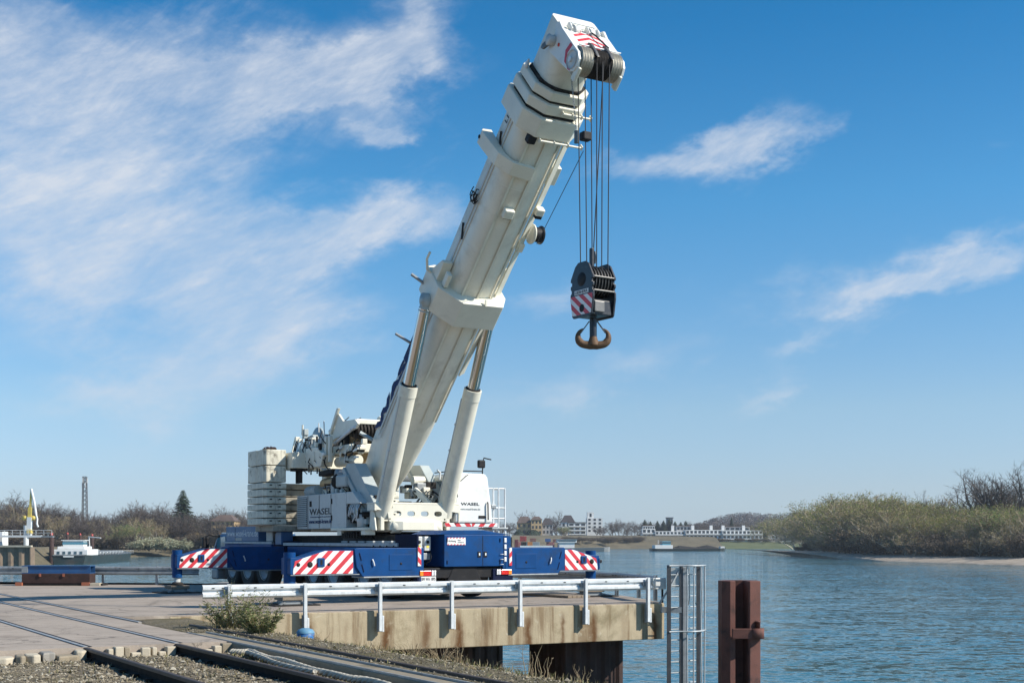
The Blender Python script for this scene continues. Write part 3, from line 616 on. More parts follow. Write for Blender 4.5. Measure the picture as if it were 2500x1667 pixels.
# outriggers
def outrigger(s0, side, wt, lab, foot_z=.24):
    y = lambda w: w*side; D = 1 if side > 0 else -1
    o = MB(CAR)
    inner = [(1.3, .70), (3.12, .70), (3.30, .95), (3.36, 1.42), (3.30, 1.445), (1.3, 1.445)]
    def P(poly): return [(y(a), b) for a, b in poly]
    b = MB(CAR); b.prism(P(inner), s0-.34, s0+.34, 'x'); root = b.build('outrigger_beam', M['navy'], CR, bev=.015, label=lab)
    k = wt
    outer = [(2.6, .775), (k, .775), (k, 1.20), (k-.35, 1.22), (k-.95, 1.39), (2.6, 1.39)]
    b = MB(CAR); b.prism(P(outer), s0-.29, s0+.29, 'x'); b.build('sliding_beam', M['navy'], root, bev=.012)
    face = [(3.38, .79), (k-.07, .79), (k-.07, .88), (k-.12, 1.12), (k-.36, 1.20), (k-.95, 1.375), (3.38, 1.375)]
    ws = [(a, b_) for a, b_ in face]
    b = MB(CAR); b.prism(P(ws), s0-.300, s0-.2905, 'x'); b.build('marker_plate', M['stripewhite'], root)
    b = MB(CAR); stripes(b, P(ws), .235, R(45)*D, 'x', s0-.3035, s0-.3005, .46); b.build('marker_stripes', M['red'], root)
    yc = y((3.38+k-.12)/2+.1)
    b = MB(CAR); b.box(s0-.34, s0-.304, yc-.10, yc+.10, .97, 1.20); h = b.build('winch_socket', M['navy'], root, bev=.02); MB(CAR).box(s0-.346, s0-.341, yc-.03, yc+.03, 1.02, 1.15).build('socket_slot', M['black'], h)
    for dy, r in ((.30, .075), (-.22, .04), (.62, .05)):
        MB(CAR).lathe([(r, s0-.304), (r, s0-.309), (0, s0-.309)], (0, yc+dy*D, 1.03), 'x', 14).build('pin_cap', M['dark' if r > .07 else 'black'], root)
    # ribs, pocket panel and handle on the inner box
    MB(CAR).box(s0-.352, s0-.341, min(y(1.65), y(2.35)), max(y(1.65), y(2.35)), .86, 1.27).build('pocket_panel', M['navy'], root, bev=.01)
    MB(CAR).lathe([(.035, s0-.353), (.035, s0-.357), (0, s0-.357)], (0, y(2.0), 1.03), 'x', 12).build('panel_hole', M['black'], root)
    MB(CAR).tube([(s0-.36, y(2.85), 1.15), (s0-.39, y(2.83), 1.08), (s0-.38, y(2.8), .98)], .018, 6).build('lock_handle', M['galv'], root)
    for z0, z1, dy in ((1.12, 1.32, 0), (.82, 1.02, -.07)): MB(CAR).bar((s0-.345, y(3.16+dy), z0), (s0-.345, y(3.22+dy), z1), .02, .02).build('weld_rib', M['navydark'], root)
    MB(CAR).box(s0-.35, s0+.35, min(y(1.4), y(3.1)), max(y(1.4), y(3.1)), .665, .70).build('wear_strip', M['galvold'], root, bev=.006)
    MB(CAR).box(s0-.31, s0-.29, min(y(3.2), y(k)), max(y(3.2), y(k)), .755, .775).build('wear_strip', M['galvold'], root)
    # jack leg with its foot
    yl = y(k-.10)
    MB(CAR).cyl((s0, yl, .48), (s0, yl, 1.34), .155, 24).build('jack_leg', M['navy'], root)
    MB(CAR).cyl((s0, yl, foot_z+.03), (s0, yl, .50), .105, 20).build('jack_rod', M['greywhite'], root)
    MB(CAR).lathe([(.12, foot_z+.10), (.20, foot_z+.05), (.20, foot_z+.001), (0, foot_z+.001)], (s0, yl, 0), 'z', 20).build('jack_foot', M['dark'], root)
    pm = MB(CAR).prism([(y(k-.02), .80), (y(k+.012), .80), (y(k+.012), 1.12), (y(k-.02), 1.12)], s0-.31, s0+.25, 'x').build('end_plate', M['navy'], root, bev=.008)
    return CAR @ Vector((s0, yl, 0))
feet = [outrigger(0, 1, 5.12, 'left rear outrigger'), outrigger(0, -1, 4.62, 'right rear outrigger'), outrigger(9.0, 1, 5.0, 'left front outrigger'), outrigger(9.0, -1, 4.6, 'right front outrigger')]
PADLAB = ['timber pad under the near striped outrigger leg, left of the number plate', 'timber pad under the outrigger leg at the river end of the pier', 'timber pad under the striped outrigger leg far left of the bush', 'timber pad hidden behind the crane chassis at the river side']
for p, lb in zip(feet, PADLAB):
    a = R(123.3)+rnd.uniform(-.1, .1); T = Matrix.Translation(p) @ rotz(a)
    r = empty('outrigger_pad', p, a, lb, 'support pad', 'outrigger pads')
    for i in range(4): MB(T).box(-.30+i*.152, -.155+i*.152, -.30, .30, .135, .239).build('timber_block', M['wood'], r, bev=.012)
    sp = MB(T)
    for k in range(4):
        aa = k*math.pi/2+math.pi/4; d = Vector((math.cos(aa), math.sin(aa), 0)); sp.bar(Vector((0, 0, .12))+d*.15, Vector((0, 0, .03))+d*.62, .06, .03)
    sp.box(-.24, .24, -.24, .24, .035, .134); sp.build('spreader_frame', M['galvold'], r)
    MB(T).box(-.6, .6, -.6, .6, .004, .034).build('base_plate', M['dark'], r)
# timber mats by the river-end pad
mt = empty('timber_mat', CAR @ Vector((.5, -3.6, 0)), R(123.3), 'dark timber mat lying flat beside the river-end outrigger pad', 'mat')
for i in range(5): MB(CAR).box(-.75, 1.6, -3.95+i*.16, -3.80+i*.16, .004, .07).build('timber_board', M['wood'], mt, bev=.008)
for y in (.60, -1.10):
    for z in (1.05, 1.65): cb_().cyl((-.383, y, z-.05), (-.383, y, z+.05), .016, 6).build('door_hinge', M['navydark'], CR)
for z in (.98, 1.12, 1.26): cb_().tube([(-.385, -1.19, z), (-.42, -1.19, z), (-.42, -1.10, z), (-.385, -1.10, z)], .009, 5).build('step_rung', M['galv'], CR)
for k in range(5): cb_().tube([(.55+k*.4, 1.535, 1.50), (.65+k*.4, 1.56, 1.30-.03*k), (.9+k*.4, 1.55, 1.26), (1.05+k*.4, 1.52, 1.46)], .016, 5).build('air_hose', M['black'], CR)
# wheels
def wheel_mesh(side):
    ty = MB(); ty.lathe([(.36, -.20), (.55, -.225), (.645, -.215), (.68, -.17), (.69, -.06), (.69, .06), (.68, .17), (.645, .215), (.55, .225), (.36, .20)], (0, 0, 0), 'y', 32)
    ri = MB(); ri.lathe([(.36, .19), (.40, .215), (.37, .19), (.34, .15), (.30, .05), (.20, .03), (.17, .12), (.15, .16), (0, .165)], (0, 0, 0), 'y', 24)
    for k in range(10): a = 2*math.pi*k/10; ri.cyl((.235*math.cos(a), .03, .235*math.sin(a)), (.235*math.cos(a), .075, .235*math.sin(a)), .022, 6)
    if side < 0:
        for b in (ty, ri): b.v = [Vector((p.x, -p.y, p.z)) for p in b.v]; b.f = [f[::-1] for f in b.f]
    return ty, ri
AX = (1.48, 2.85, 4.89, 6.33, 10.28, 11.74, 13.2); first = {}
for side in (1, -1):
    for s in AX:
        T = CAR @ Matrix.Translation((s, side*1.28, .70))
        if side not in first:
            ty, ri = wheel_mesh(side); a = ty.build('wheel', M['tyre'], None); bpy.data.objects.remove(a)
            me1 = ty.mesh('tyre', Vector()); me1.materials.append(M['tyre']); me2 = ri.mesh('rim', Vector()); me2.materials.append(M['rim']); first[side] = (me1, me2)
            for me in (me1, me2):
                bm = bmesh.new(); bm.from_mesh(me); bmesh.ops.recalc_face_normals(bm, faces=bm.faces); bm.to_mesh(me); bm.free()
        w = bpy.data.objects.new('wheel', first[side][0]); COL.objects.link(w); place(w, T, CR)
        r = bpy.data.objects.new('rim', first[side][1]); COL.objects.link(r); place(r, T, w)
    for s in (2.16, 5.6, 11.0, 12.5): MB(CAR).cyl((s, -1.1, .70), (s, 1.1, .70), .12, 10).build('axle_beam', M['black'], CR) if side > 0 else None
# driver cab at the far end
cab = MB(CAR); cab.loft([[(13.95, y, z) for y, z in ((-1.38, .62), (1.38, .62), (1.38, 1.5), (1.25, 1.88), (-1.25, 1.88), (-1.38, 1.5))], [(15.1, y, z) for y, z in ((-1.38, .62), (1.38, .62), (1.38, 1.5), (1.24, 1.86), (-1.24, 1.86), (-1.38, 1.5))], [(15.5, y, z) for y, z in ((-1.3, .62), (1.3, .62), (1.34, 1.3), (1.2, 1.7), (-1.2, 1.7), (-1.34, 1.3))]], smooth=False)
cab.build('driver_cab', M['blue'], CR, bev=.03)
MB(CAR).prism([(14.05, 1.34), (15.0, 1.34), (14.88, 1.74), (14.12, 1.78)], 1.36, 1.40, 'y').build('cab_window', M['glassblue'], CR)
MB(CAR).bar((15.12, 1.39, 1.3), (14.95, 1.30, 1.84), .05, .05).build('door_pillar', M['black'], CR)
MB(CAR).box(13.96, 15.05, -1.2, 1.2, 1.865, 1.93).build('cab_roof', M['white'], CR, bev=.03)
mr = MB(CAR).tube([(15.1, 1.3, 1.78), (15.35, 1.55, 1.83), (15.55, 1.62, 1.78), (15.55, 1.62, 1.4)], .018, 6).build('mirror_arm', M['black'], CR)
MB(CAR).box(15.45, 15.62, 1.50, 1.74, 1.36, 1.76).build('mirror_head', M['black'], mr, bev=.03)
MB(CAR).box(15.0, 15.6, -1.35, 1.38, .22, .60).build('front_bumper', M['galvold'], CR, bev=.05)
bx = MB(CAR).box(10.85, 13.9, .35, 1.45, 1.602, 2.12).build('fuel_locker', M['blue'], CR, bev=.02)
MB(CAR).box(12.98, 12.995, 1.445, 1.456, 1.62, 2.1).build('panel_gap', M['black'], bx)
MB(CAR).box(12.35, 12.95, 1.451, 1.462, 1.63, 1.73).build('locker_label', M['galvold'], bx)
text('www.wasel-krane.de', 'lettering', M['textwhite'], CAR, (13.75, 1.455, 1.78), (-1, 0, 0), (0, 0, 1), (2.85, .22), bx)
MB(CAR).box(9.75, 10.3, .9, 1.4, 1.602, 2.02).build('filter_box', M['galvold'], CR, bev=.02)
# ------------------------------------------------------------------ superstructure
def sb(): return MB(SUP)
def S(px, py, **k): return on(SUP, px, py, **k)
MB(SUP).lathe([(1.25, 1.45), (1.35, 1.45), (1.35, 1.9), (1.25, 1.9)], (0, 0, 0), 'z', 40).build('slew_ring', M['black'], CR)
b = sb()
for k in range(72): a = 2*math.pi*k/72; b.L = rotz(a); b.box(1.345, 1.41, -.028, .028, 1.72, 1.86)
b.build('ring_teeth', M['dark'], CR)
sb().prism([(-4.2, -.85), (2.0, -.85), (2.15, -.5), (2.15, .5), (2.0, .85), (-4.2, .85)], 1.93, 2.2).build('slew_platform', M['cream'], CR, bev=.02)
sb().prism([(-1.0, -1.45), (1.6, -1.45), (1.6, -.86), (-1.0, -.86)], 1.93, 2.02).build('side_deck', M['cream'], CR, bev=.015)
for x in (-.55, 1.25): sb().box(x, x+.3, -1.42, -1.1, 1.80, 1.929).build('deck_foot', M['cream'], CR, bev=.01)
# front plate with oval holes
FX = 2.0
out = [(-1.30, 2.52), (-.93, 2.50), (-.88, 2.20), (.95, 2.20), (1.0, 2.50), (1.36, 2.45), (1.36, 2.68), (-1.30, 2.68)]
holes = [oval(y, 2.415, .125, .075) for y in (-.62, -.185, .25, .685)] + [oval(-.80, 2.595, .035, .035, 10), oval(.92, 2.585, .035, .035, 10), oval(-.86, 2.255, .03, .03, 10), oval(.90, 2.255, .03, .03, 10)]
plate([out]+holes, .06, 'front_plate', M['cream'], SUP, (FX, 0, 0), (0, 1, 0), (0, 0, 1), CR)
sb().box(FX-.55, FX+.03, -1.33, 1.39, 2.681, 2.735).build('front_plate_flange', M['cream'], CR, bev=.01)
sb().prism([(-1.33, 2.50), (-1.27, 2.50), (-1.27, 2.68), (-1.33, 2.68)], FX-.5, FX+.03, 'x').build('flange_end', M['cream'], CR)
sb().prism([(1.36, 2.16), (1.42, 2.30), (1.42, 2.68), (1.36, 2.68)], FX-.5, FX+.03, 'x').build('flange_end', M['cream'], CR)
sb().prism([(-.86, 2.17), (.88, 2.17), (.72, 1.98), (-.78, 1.98)], FX-.10, FX-.02, 'x').build('lower_apron', M['cream'], CR, bev=.01)
for s in (-1, 1):
    sb().bar((FX+.0, s*.86, 2.2), (FX+.02, s*.40, 2.02), .05, .03).build('apron_brace', M['cream'], CR)
    sb().box(FX-.6, FX-.05, s*1.05-.06, s*1.05+.06, 1.93, 2.52).build('cylinder_lug', M['cream'], CR, bev=.02)
    sb().prism([(FX-.5, 1.93), (FX-.04, 1.93), (FX-.2, 2.5), (FX-.42, 2.5)], s*1.05-.22, s*1.05-.17, 'y').build('lug_gusset', M['cream'], CR, bev=.015)
    sb().lathe([(.16, 0), (.2, .02), (.2, .3), (.16, .32)], (FX-.1, s*.62-.16, 2.05), 'y', 18).build('guide_roller', M['cream'], CR)
# side arms carrying the boom pivot
for s in (-1, 1):
    y0, y1 = (-1.16, -.78) if s < 0 else (.98, 1.30)
    arm = [(lambda v: (v.x, v.z))(S(px, py, y=-1.16)) for px, py in ((842, 1140), (848, 1131), (866, 1130), (910, 1222), (918, 1262), (903, 1266), (868, 1192))]
    a = sb().prism(arm, y0, y1, 'y').build('pivot_arm', M['armgrey'], CR, bev=.02)
    sb().prism([arm[0], arm[6], arm[5], (arm[5][0]-.12, arm[5][1]), (arm[6][0]-.12, arm[6][1]-.12), (arm[0][0]-.1, arm[0][1]-.12)], y0-.06, y1-.05, 'y').build('arm_flange', M['armgrey'], a, bev=.01)
sb().lathe([(0, -1.2), (.17, -1.2), (.17, 1.34), (0, 1.34)], (-1.15, 0, 3.66), 'y', 20).build('pivot_pin', M['galvold'], CR)
# engine house on the right side
eh = sb().box(-4.0, -.02, -1.40, -.5, 2.0, 3.08).build('engine_house', M['greywhite'], CR, bev=.02)
for x in (-3.02, -2.05, -1.08): sb().box(x-.012, x+.012, -1.408, -1.40, 2.03, 3.05).build('panel_gap', M['dark'], eh)
sb().box(-3.95, -3.1, -1.404, -1.40, 2.08, 3.02).build('louvre_back', M['black'], eh)
for k in range(15): z = 2.10+k*.0615; sb().prism([(-1.43, z), (-1.405, z+.036), (-1.405, z+.046), (-1.43, z+.01)], -3.95, -3.1, 'x').build('louvre_slat', M['greywhite'], eh)
for z in (2.75, 2.25): sb().box(-1.05, -.98, -1.418, -1.401, z, z+.16).build('door_hinge', M['dark'], eh, bev=.005)
sb().box(-2.86, -2.70, -1.416, -1.401, 2.70, 2.88).build('door_latch', M['dark'], eh, bev=.005)
text('WASEL', 'lettering', M['textblack'], SUP, (-2.88, -1.407, 2.44), (1, 0, 0), (0, 0, 1), (1.85, .20), eh, bold=.012)
text('Schwerlastlogistik Kranarbeiten', 'lettering', M['textblue'], SUP, (-2.8, -1.407, 2.345), (1, 0, 0), (0, 0, 1), (1.7, .05), eh)
text('www.wasel-krane.de', 'lettering', M['textblue'], SUP, (-2.92, -1.407, 2.17), (1, 0, 0), (0, 0, 1), (1.9, .13), eh, bold=.008)
# machinery on and beside the engine house
sb().cyl((-2.6, -1.0, 3.42), (-1.55, -1.0, 3.46), .17, 20).build('muffler', M['tan'], CR)
sb().prism([(-2.65, 3.66), (-1.55, 3.70), (-1.55, 3.86), (-2.65, 3.82)], -1.2, -.75, 'y').build('muffler_shield', M['dark'], CR, bev=.03)
sb().tube([(-1.5, -1.0, 3.40), (-1.7, -1.02, 3.3), (-2.0, -1.02, 3.1), (-2.1, -1.0, 3.0)], .11, 12).build('exhaust_pipe', M['dark'], CR)
sb().lathe([(.0, -.12), (.27, -.12), (.29, -.05), (.29, .06), (.24, .10), (.2, .10)], (-1.15, -1.05, 3.43), 'x', 24).build('air_filter_drum', M['dark'], CR)
sb().box(-1.0, -.2, -1.3, -.85, 3.25, 3.62).build('filter_housing', M['armgrey'], CR, bev=.06)
sb().cyl((-3.75, -1.1, 3.2), (-2.9, -1.1, 3.24), .16, 18).build('air_duct', M['armgrey'], CR)
for k in range(3): sb().lathe([(.16, 0), (.185, .02), (.185, .06), (.16, .08)], (-3.7+k*.17, -1.1, 3.2+k*.008), 'x', 18).build('duct_ring', M['armgrey'], CR)
sb().prism([(-2.85, 3.09), (-2.35, 3.09), (-2.6, 3.95), (-2.95, 3.95)], -.98, -.8, 'y').build('support_plate', M['cream'], CR, bev=.02)
rr = random.Random(11)
for k in range(16):
    x = rr.uniform(-2.2, -.1); y = rr.uniform(-1.3, -.7); w = rr.uniform(.06, .17); h = rr.uniform(.08, .28)
    sb().box(x-w, x+w, y-w*.7, y+w*.7, 3.085, 3.085+h).build('engine_block', M[rr.choice(('armgrey', 'dark', 'galvold', 'cream'))], CR, bev=.02)
for k in range(8):
    x = rr.uniform(-2.2, -.3); sb().tube([(x, -1.2, 3.1), (x+rr.uniform(-.2, .3), -1.25, 3.2+rr.uniform(0, .2)), (x+rr.uniform(.2, .6), -1.0, 3.35), (x+rr.uniform(.2, .6), -.8, 3.2)], .022, 6).build('engine_hose', M[rr.choice(('dark', 'galvold'))], CR)
# open pump bay between engine house and front plate
sb().box(0, 1.45, -1.05, -.86, 2.03, 2.95).build('pump_bay_back', M['dark'], CR)
sb().box(-.015, .10, -1.40, -1.06, 2.03, 3.05).build('pump_bay_post', M['greywhite'], CR, bev=.01)
sb().prism([(.1, 2.72), (1.15, 2.72), (.55, 3.08), (.1, 3.08)], -1.39, -1.1, 'y').build('pump_bay_cover', M['greywhite'], CR, bev=.015)
sb().lathe([(0, 2.03), (.16, 2.03), (.16, 2.36), (.10, 2.4), (0, 2.4)], (1.02, -1.27, 0), 'z', 18).build('swivel_motor', M['greywhite'], CR)
for k in range(14):
    x = rr.uniform(.12, 1.3); w = rr.uniform(.05, .14); z = rr.uniform(2.04, 2.6); sb().box(x-w, x+w, -1.36+rr.uniform(0, .1), -1.1, z, z+rr.uniform(.06, .2)).build('valve_block', M[rr.choice(('armgrey', 'greywhite', 'galvold', 'dark'))], CR, bev=.015)
sb().box(.80, .90, -1.395, -1.36, 2.42, 2.55).build('yellow_tag', M['yellow'], CR)
for k in range(11):
    x = .25+k*.085; z = 2.78-rr.uniform(0, .12); sb().tube([(x, -1.34, z), (x+.05, -1.44, z-.15), (x+.02+rr.uniform(-.1, .25), -1.46, z-.35), (x-.1+rr.uniform(-.2, .2), -1.36, z-.50)], .02, 6).build('hydraulic_hose', M[rr.choice(('galv', 'galv', 'dark', 'greywhite'))], CR)
# ballast
zb = [2.14, 2.36, 2.61, 2.82, 3.06, 3.31, 3.52, 4.07, 4.60]
for s in (-1, 1):
    st = sb(); cw = None
    for k in range(8):
        j = rr.uniform(-.015, .015); z0, z1 = zb[k]+.012, zb[k+1]-.014
        x0, x1, ya, yb = -6.05+j, -4.28+j, 1.66, 2.42
        if k >= 6: x0, x1 = -6.0+j, -4.32+j
        pl_ = [(x0, ya), (x1, ya), (x1, yb-.10), (x1-.10, yb), (x0+1.30, yb), (x0+1.25, yb-.05), (x0+.95, yb-.05), (x0+.9, yb), (x0+.1, yb), (x0, yb-.1)] if k >= 6 else [(x0, ya), (x1, ya), (x1, yb-.10), (x1-.10, yb), (x0+.1, yb), (x0, yb-.1)]
        b = sb(); b.prism([(p[0], p[1]*s) for p in pl_], z0, z1); o = b.build('ballast_slab' if k < 6 else 'ballast_block', M['ballast'], CR, bev=.02)
        if k < 6:
            for yy in (1.85, 2.15): sb().box(x1, x1+.006, min(s*yy, s*(yy+.08)), max(s*yy, s*(yy+.08)), z1-.09, z1-.05).build('lifting_slot', M['black'], o)
for k in range(6): sb().box(-6.0, -4.75+rr.uniform(-.02, .02), -1.64, 1.64, zb[k]+.01, zb[k+1]-.012).build('ballast_slab', M['ballastdark'], CR, bev=.025)
sb().box(-6.1, -4.35, -2.1, 2.1, 1.93, 2.125).build('ballast_base', M['ballastdark'], CR, bev=.03)
b = sb()
for k in range(60):
    a = rr.uniform(0, 6.28); q = rr.random()**.5*.32; c = (-4.95+math.cos(a)*q, -2.0+math.sin(a)*q*.6, 4.62+rr.uniform(0, .09)*(1-q*2)); b.lathe([(.03, -.02), (.05, 0), (.03, .02)], c, rr.choice('xyz'), 7)
b.build('chain_heap', M['rustdark'], CR)
# ballast beam and legs
sb().box(-5.6, -3.9, -1.6, 1.6, 3.98, 4.50).build('ballast_beam', M['cream'], CR, bev=.02)
for y in (-1.25, 1.25):
    for x in (-4.35, -4.1): sb().cyl((x, y, 3.5), (x, y, 3.98), .07, 12).build('ballast_ram', M['black'], CR)
    sb().box(-4.5, -3.95, y-.2, y+.2, 3.9, 3.978).build('ram_flange', M['dark'], CR)
sb().prism([(-3.9, 3.98), (-2.6, 3.98), (-2.35, 4.35), (-3.0, 4.62), (-3.9, 4.62)], -1.15, -.75, 'y').build('rear_frame_cheek', M['cream'], CR, bev=.02)
sb().prism([(-3.9, 3.98), (-2.6, 3.98), (-2.35, 4.35), (-3.0, 4.62), (-3.9, 4.62)], .75, 1.15, 'y').build('rear_frame_cheek', M['cream'], CR, bev=.02)
sb().box(-2.6, -.9, -.72, .72, 4.36, 4.62).build('winch_platform', M['cream'], CR, bev=.02)
sb().cyl((-2.55, -.55, 4.12), (-.95, -.55, 4.12), .16, 18).build('luff_cylinder_case', M['cream'], CR)
for x in (-2.5, -2.2): sb().prism([(x, 4.1), (x+.09, 4.1), (x+.15, 4.9), (x-.03, 4.95)], -1.05, -.95, 'y').build('frame_upright', M['cream'], CR, bev=.01)
def sbw(): return MB(SUP @ Matrix.Translation((0, 0, -.40)))
# rear winch with its guard, guy frame and sheave pack
W0 = Vector((-4.05, 0, 5.15))
dr = sbw().lathe([(.30, -.62), (.30, .62)], (-4.05, 0, 5.15), 'y', 28, caps=True).build('winch_drum', M['dark'], CR)
for k in range(24): sbw().lathe([(.36, -.6+k*.05), (.385, -.58+k*.05), (.36, -.56+k*.05)], (-4.05, 0, 5.15), 'y', 24).build('rope_turn', M['rope'], dr)
for y in (-.68, .62): sbw().lathe([(0, y), (.60, y), (.60, y+.06), (0, y+.06)], (-4.05, 0, 5.15), 'y', 32).build('drum_flange', M['armgrey'], dr)
sbw().prism([(-4.55, 4.5), (-3.55, 4.5), (-3.45, 5.2), (-3.75, 5.48), (-4.35, 5.42), (-4.6, 5.1)], -.98, -.78, 'y').build('winch_cheek', M['armgrey'], CR, bev=.03)
sbw().prism([(-4.55, 4.5), (-3.55, 4.5), (-3.45, 5.2), (-3.75, 5.48), (-4.35, 5.42), (-4.6, 5.1)], .75, .95, 'y').build('winch_cheek', M['armgrey'], CR, bev=.03)
sbw().box(-4.95, -4.65, -1.05, -.8, 4.75, 5.05).build('winch_motor', M['armgrey'], CR, bev=.04)
for k in range(12):
    z = rr.uniform(4.6, 5.5); x = rr.uniform(-5.0, -3.4); sbw().box(x-.06, x+.06, -1.14, -.99, z, z+rr.uniform(.06, .2)).build('winch_valve', M[rr.choice(('cream', 'galv', 'dark', 'armgrey'))], CR, bev=.015)
for k in range(9):
    x = -5.0+k*.14; sbw().tube([(x, -1.08, 5.35+rr.uniform(-.1, .15)), (x-.1, -1.16, 5.0), (x+.05, -1.15, 4.7), (x+rr.uniform(0, .25), -1.1, 4.4)], .024, 6).build('winch_hose', M[rr.choice(('galv', 'galvold', 'dark', 'cream'))], CR)
gf = [(-3.3, 4.95), (-3.05, 4.80), (-2.55, 5.22), (-.75, 5.46), (-.55, 5.58), (-.8, 5.74), (-1.75, 5.76), (-2.12, 6.02), (-2.28, 5.98), (-2.38, 5.62), (-2.8, 5.42)]
for y in (-.74, .66): sbw().prism(gf, y, y+.08, 'y').build('guy_frame_cheek', M['cream'], CR, bev=.015)
sbw().box(-2.0, -.95, -.62, .6, 5.62, 5.78).build('guy_frame_tie', M['cream'], CR, bev=.03)
sbw().prism([(-2.75, 5.45), (-2.62, 5.40), (-1.98, 6.18), (-2.12, 6.20)], -.80, -.72, 'y').build('rope_guard_arm', M['cream'], CR, bev=.01)
for k in range(11):
    y = -.58+k*.115; sbw().lathe([(.12, y-.03), (.40, y-.03), (.36, y), (.40, y+.03), (.12, y+.03)], (-2.05, 0, 5.12), 'y', 22).build('guy_sheave', M['ropewound' if k % 2 else 'dark'], CR)
    sbw().lathe([(.10, y-.03), (.25, y-.03), (.22, y), (.25, y+.03), (.10, y+.03)], (-1.1, 0, 5.42), 'y', 18).build('guy_sheave', M['dark'], CR)
    sbw().cyl((-2.0, y, 4.73), (-1.05, y, 5.18), .014, 5).build('guy_rope', M['rope'], CR)
for y in (-.3, .1): sbw().cyl((-4.0, y, 5.52), (-2.3, y, 5.95), .016, 5).build('winch_rope', M['rope'], CR)
sbw().cyl((-3.3, -.5, 5.55), (-2.45, -.5, 5.68), .10, 14).build('guy_ram', M['white'], CR)
sbw().cyl((-2.3, -.78, 5.1), (-.7, -.78, 5.50), .05, 10).build('guy_link', M['galv'], CR)
sbw().lathe([(0, -.5), (.42, -.5), (.42, .5), (0, .5)], (-1.7, 0, 4.86), 'y', 24).build('winch_drum_cover', M['tan'], CR)
for k in range(10):
    x = rr.uniform(-1.3, -.4); z = rr.uniform(4.63, 5.1); sbw().box(x-.07, x+.07, -.75+rr.uniform(0, .2), -.5, z, z+rr.uniform(.05, .16)).build('winch_fitting', M[rr.choice(('cream', 'galv', 'dark'))], CR, bev=.015)
rw = random.Random(31)
for k in range(34):
    x = rw.uniform(-5.0, -2.3); z = rw.uniform(4.45, 5.5); y = -1.0-rw.uniform(.02, .16); kind = rw.random()
    if kind < .4: sbw().cyl((x, y, z), (x+rw.uniform(-.05, .05), y, z+rw.uniform(.2, .55)), rw.uniform(.015, .035), 6).build('winch_pipe', M[rw.choice(('white', 'galv', 'dark', 'cream'))], CR)
    elif kind < .7: sbw().box(x, x+rw.uniform(.06, .2), y-.05, y+.03, z, z+rw.uniform(.05, .22)).build('winch_valve', M[rw.choice(('white', 'cream', 'dark', 'galvold'))], CR, bev=.012)
    else: sbw().tube([(x, y, z), (x+.1, y-.1, z-.15), (x+rw.uniform(.1, .4), y-.05, z-.3), (x+rw.uniform(.1, .5), y+.05, z-.4)], .018, 6).build('winch_hose', M[rw.choice(('dark', 'galv', 'dark'))], CR)
for k in range(16):
    x = rw.uniform(-2.2, -.5); z = rw.uniform(4.4, 5.0); sbw().bar((x, -.8, z), (x+rw.uniform(.1, .5), -.82, z+rw.uniform(-.1, .3)), .03, .05).build('winch_link', M[rw.choice(('white', 'cream', 'dark', 'galv'))], CR)
for k in range(6): sbw().box(-3.6+k*.18, -3.52+k*.18, -1.17, -1.151, 4.1+rw.uniform(0, .3), 4.2+rw.uniform(0, .3)).build('bolt_pad', M['dark'], CR)
# hydraulics seen between the lift cylinders
for k in range(22):
    x = rr.uniform(.2, 1.4); y = rr.uniform(.15, .95); z = rr.uniform(2.3, 3.3); w = rr.uniform(.05, .17)
    sb().box(x-w, x+w, y-w, y+w, z, z+rr.uniform(.08, .26)).build('control_block', M[rr.choice(('cream', 'white', 'cream', 'galvold', 'dark'))], CR, bev=.02)
for k in range(9):
    y = rr.uniform(.1, .95); sb().tube([(1.4, y, 2.75), (1.5, y+.1, 2.95), (1.45, y-.1, 3.1), (1.1, y, 2.9)], .02, 6).build('control_hose', M[rr.choice(('dark', 'galvold', 'cream'))], CR)
sb().bar((1.35, .25, 3.15), (1.75, .55, 2.7), .14, .14).build('diagonal_strut', M['cream'], CR)
sb().cyl((1.0, .35, 3.42), (1.0, .72, 3.42), .14, 16).build('hose_reel', M['cream'], CR)
# operator cab
cabp = [(1.28, 2.16), (2.52, 2.16), (2.50, 2.55), (2.36, 3.52), (2.28, 3.62), (1.34, 3.64), (1.28, 3.5)]
oc = sb(); oc.prism(cabp, .35, 2.0, 'x'); oc = oc.build('operator_cab', M['white'], CR, bev=.05)
sb().box(.55, 1.85, 1.268, 1.281, 2.75, 3.42).build('cab_window', M['glass'], oc)
for bx_ in ((.45, .56, 2.68, 3.55), (1.84, 1.95, 2.68, 3.55), (.45, 1.95, 3.42, 3.55), (.45, 1.95, 2.66, 2.76)): sb().box(bx_[0], bx_[1], 1.235, 1.275, bx_[2], bx_[3]).build('window_frame', M['cream'], oc, bev=.02)
sb().tube([(2.0, 1.36, 3.32), (2.012, 1.62, 3.55), (2.012, 1.70, 3.60)], .012, 5).build('cab_seam', M['dark'], oc)
sb().tube([(2.012, 1.35, 3.30), (2.012, 1.31, 3.12), (2.012, 1.34, 2.92)], .012, 5).build('cab_seam', M['dark'], oc)
sb().tube([(.5, 1.34, 3.70), (1.9, 1.34, 3.70), (1.95, 2.2, 3.70)], .018, 6).build('roof_rail', M['dark'], oc)
text('WASEL', 'lettering', M['textblack'], SUP, (2.007, 1.45, 2.68), (0, 1, 0), (0, 0, 1), (.62, .085), oc, bold=.01)
text('www.wasel-krane.de', 'lettering', M['galvold'], SUP, (2.007, 1.42, 2.545), (0, 1, 0), (0, 0, 1), (.68, .055), oc)
sb().box(2.0, 2.02, 2.05, 2.28, 2.30, 2.38).build('cab_badge', M['dark'], oc)
sb().tube([(2.03, 2.33, 2.78), (2.06, 2.33, 2.74), (2.06, 2.34, 2.25)], .022, 6).build('grab_handle', M['dark'], oc)
